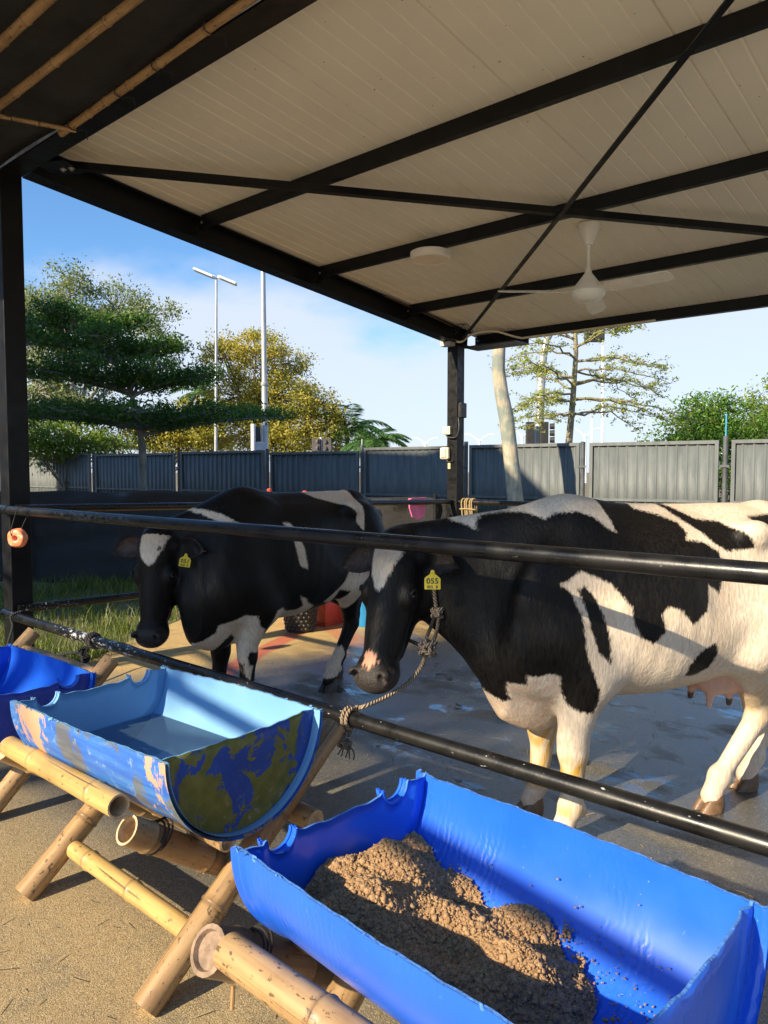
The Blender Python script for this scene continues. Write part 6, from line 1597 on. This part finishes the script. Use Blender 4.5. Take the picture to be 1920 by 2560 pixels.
white55 = [
 [(.53, 1.291), (.479, 1.273), (.446, 1.251), (.45, 1.29), (.428, 1.313), (.355, 1.329), (.281, 1.328), (.227, 1.303), (.185, 1.327), (.109, 1.335), (.054, 1.314), (.02, 1.287), (-.003, 1.266), (-.035, 1.249), (-.018, 1.331), (-.009, 1.48), (.207, 1.48), (.60, 1.45)],
 [(-.17, 1.45), (-.182, 1.341), (-.276, 1.315), (-.335, 1.286), (-.354, 1.244), (-.335, 1.217), (-.408, 1.209), (-.47, 1.169), (-.495, 1.116), (-.462, 1.033), (-.448, 1.0), (-.395, 1.044), (-.385, .974), (-.366, .941), (-.298, .892), (-.25, .949), (-.191, .969), (-.163, .94), (-.178, .87), (-.126, .824), (-.079, .852), (-.05, .907), (-.043, .968), (-.006, 1.012), (.026, 1.057), (.093, 1.089), (.149, 1.109), (.197, 1.076), (.237, 1.06), (.196, 1.034), (.177, .986), (.154, .937), (.149, .877), (.143, .796), (.111, .714), (.085, .641), (.082, .60), (.097, .55), (.15, .558), (.189, .58), (.217, .64), (.238, .707), (.278, .715), (.315, .702), (.358, .708), (.35, .665), (.41, .665), (.401, .624), (.379, .585), (.404, .57), (.462, .604), (.491, .612), (.50, .45), (.45, .0), (-1.4, 0), (-1.5, 1.45)],
 [(.535, .629), (.48, .617), (.458, .602), (.466, .582), (.513, .594)]]
black55 = [[(.165, 1.042), (.135, 1.052), (.094, 1.008), (.068, .947), (.047, .876), (.033, .745), (.05, .756), (.09, .798), (.118, .881), (.130, .941)],
 [(-.278, 1.40), (-.438, 1.297), (-.534, 1.286), (-.597, 1.241), (-.638, 1.182), (-.587, 1.173), (-.52, 1.168), (-.465, 1.197), (-.428, 1.239), (-.379, 1.281)],
 [(-.301, .673), (-.307, .732), (-.346, .782), (-.416, .814), (-.433, .766), (-.407, .705), (-.36, .677)], [(-.69, 1.303), (-.831, 1.31), (-.899, 1.213), (-.74, 1.21)]]
YST = (.55, .30, .03)
cow55 = build_cow('cow', 'black and white cow wearing yellow tag 055, roped to the rail', (-1.392, 2.897), R(-125), dict(
    feet=dict(FL=(.16, .17), FR=(.17, -.10), HL=(-.62, .055), HR=(-.93, -.10)), hockHL=(-.815, .07, .43), hockHR=(-1.06, -.11, .46),
    poll=(.80, -.17, 1.205), muzzle=(.945, -.02, .626), q=1.1, face=(.69, .71, .3), white=white55, black=black55, udder=True, hoof=HOOF, num='055', chest=-.085,
    blaze=[[(-.085, -.10), (.055, -.10), (.056, .06), (.030, .125), (.008, .185), (-.008, .20), (-.030, .188), (-.056, .13), (-.077, .03)]],
    skin=[([(-.028, .425), (-.006, .415), (.018, .43), (.030, .455), (.012, .468), (.002, .485), (-.012, .470), (-.032, .475)], (.72, .36, .22), .95)],
    far_leg=.05, far_hind=.05, stain=[(.22, .56, -.2, .25, .38, .72, (.60, .36, .24), .42), (.0, .40, .06, .35, .06, .20, YST, .6), (.0, .40, .06, .35, .24, .38, YST, 1.0), (.0, .40, -.3, .02, .10, .62, YST, .8), (-1.2, -.70, -.3, .3, .36, .62, YST, .45), (-.1, .12, .1, .35, .52, .62, YST, .35), (-1.2, 1, -.4, .4, .04, .125, (.62, .36, .28), .55)],
    tag=dict(t=.76, u=-.045, face=(.28, .95, .10), out=.036), ear_drop=.22, ear_fwd=.55))
white51 = [
 [(.404, 1.308), (.349, 1.265), (.301, 1.241), (.256, 1.193), (.326, 1.196), (.367, 1.229)],
 [(-.043, 1.18), (-.095, 1.176), (-.118, 1.143), (-.132, 1.09), (-.155, 1.033), (-.176, .885), (-.116, .914), (-.094, 1.029), (-.083, 1.124)],
 [(-.27, 1.42), (-.434, 1.32), (-.591, 1.273), (-.672, 1.213), (-.689, 1.144), (-.73, 1.09), (-.773, 1.183), (-.80, 1.255), (-.80, 1.42)],
 [(-.622, .931), (-.671, .892), (-.79, .896), (-.738, .747), (-.687, .637), (-.637, .539), (-.571, .535), (-.556, .608), (-.588, .695), (-.5, .717), (-.479, .619), (-.384, .648), (-.524, .759)],
 [(-.135, .721), (-.192, .696), (-.213, .671), (-.293, .633), (-.20, .45), (.097, .45), (.056, .659), (.003, .666), (-.065, .633), (-.148, .627), (-.189, .648)],
 [(.632, .568), (.6, .491), (.557, .459), (.534, .488), (.488, .49), (.442, .511), (.383, .55), (.376, .598), (.322, .619), (.248, .65), (.175, .638), (.145, .571), (.103, .544), (.087, .458), (.118, .401), (.176, .412), (.189, .383), (.174, .329), (.145, .323), (.165, .234), (.19, .26), (.2, .334), (.264, .398), (.223, .492), (.268, .53), (.373, .40), (.535, .35), (.65, .40)],
 [(-.50, .16), (-.56, .25), (-.644, .30), (-.70, .12), (-.641, .085), (-.569, .10), (-.50, .09)]]
cow51 = build_cow('cow', 'mostly black cow wearing yellow tag 051, behind the water trough', (-3.64, 2.95), R(-90), dict(
    feet=dict(FL=(.18, .11), FR=(.22, -.12), HL=(-.57, .10), HR=(-.86, -.12)), hockHL=(-.76, .115, .45),
    poll=(.62, -.16, 1.11), muzzle=(.695, -.118, .50), q=1.12, face=(.87, .49, .2), white=white51, black=[], udder=False, hoof=HOOFD, num='051',
    blaze=[[(-.070, -.01), (-.02, -.035), (.055, -.03), (.075, -.01), (.068, .05), (.045, .10), (.028, .135), (.005, .145), (-.035, .115), (-.06, .06)]], blaze_black=[[(.045, .045), (.056, .04), (.060, .055), (.052, .068), (.042, .062)]],
    far_leg=-.05, far_hind=-.05, tag=dict(t=.62, u=-.035, face=(.6, .8, .0), lean=(-.10, .16, 0), out=.03), ear_drop=.10, ear_fwd=.45, skin=[([(-.04, .475), (.04, .475), (.05, .53), (-.05, .53)], (.045, .037, .034), .7)]))
# rope halter on the near cow and its lead to the rail
c_, s_ = math.cos(R(-125)), math.sin(R(-125))
def w55(p): return (-1.392 + c_ * p[0] - s_ * p[1], 2.897 + s_ * p[0] + c_ * p[1], p[2])
po, mz = np.array((.80, -.17, 1.205)), np.array((.945, -.02, .626)); a_ = mz - po; HL_ = np.linalg.norm(a_); a_ /= HL_; n_ = np.array((.69, .71, .3)); n_ -= a_ * (n_ @ a_); n_ /= np.linalg.norm(n_); sd = np.cross(-a_, n_); q_ = 1.1
Hh = lambda t, s, n: np.array(w55(po + a_ * t * q_ + sd * s * q_ + n_ * n * q_))
ha = thing('rope_halter', 'knotted hemp rope halter with its lead tied to the lower rail', 'rope', tuple(Hh(.3, .1, -.2)))
from mathutils.bvhtree import BVHTree
bo = [c for c in cow55.children if c.name.startswith('body')][0]; co = np.empty(len(bo.data.vertices) * 3, np.float32); bo.data.vertices.foreach_get('co', co); co = co.reshape(-1, 3)
cw = np.stack([-1.392 + c_ * co[:, 0] - s_ * co[:, 1], 2.897 + s_ * co[:, 0] + c_ * co[:, 1], co[:, 2]], 1)
bvh = BVHTree.FromPolygons([tuple(map(float, q)) for q in cw], [tuple(p.vertices) for p in bo.data.polygons])
def skin_pt(px, py, lift=.009, dflt=3.0):
    """point on the cow's cheek where the rope lies"""
    h = bvh.ray_cast(Vector(EYE), Vector(ray(px, py)).normalized())
    if h[0] is None or (h[0] - Vector(EYE)).length > 3.6: return np.array(at(px, py, dflt))
    return np.array(h[0]) + np.array(h[1]) * lift
cp = lambda pts, **k: [skin_pt(x, y, **k) for x, y in pts]
ropeseg('cheek_rope', cp([(1086, 1440), (1087, 1470), (1090, 1500), (1094, 1528)]), .0085, ROPED, ha)
ropeseg('cheek_rope', cp([(1090, 1535), (1080, 1565), (1066, 1595), (1062, 1620)]), .008, ROPED, ha)
ropeseg('cheek_rope', cp([(1100, 1540), (1096, 1570), (1084, 1600), (1072, 1622)]), .008, ROPED, ha)
kn2 = skin_pt(1070, 1622, .012)
for cc, sc_ in ((skin_pt(1096, 1530, .012), .017), (kn2, .026)):
    ropeseg('knot', [cc + np.array([math.cos(t_ * 2.1) * sc_, math.sin(t_ * 2.9) * sc_ * .8, math.sin(t_ * 1.6) * sc_]) for t_ in np.linspace(0, 11, 30)], .0085, ROPED, ha, 3)
ropeseg('nose_rope', [kn2, Hh(.335, .0, -.195), Hh(.33, -.07, -.16)], .008, ROPED, ha)
k0 = kn2; e0 = np.array([-2.045, 2.175, .53])
ropeseg('lead', [k0, at(1052, 1668, 3.05), at(1015, 1712, 3.0), at(955, 1748, 2.93), at(905, 1768, 2.88), e0 + np.array([.02, .01, .0]), e0], .0085, ROPE, ha)
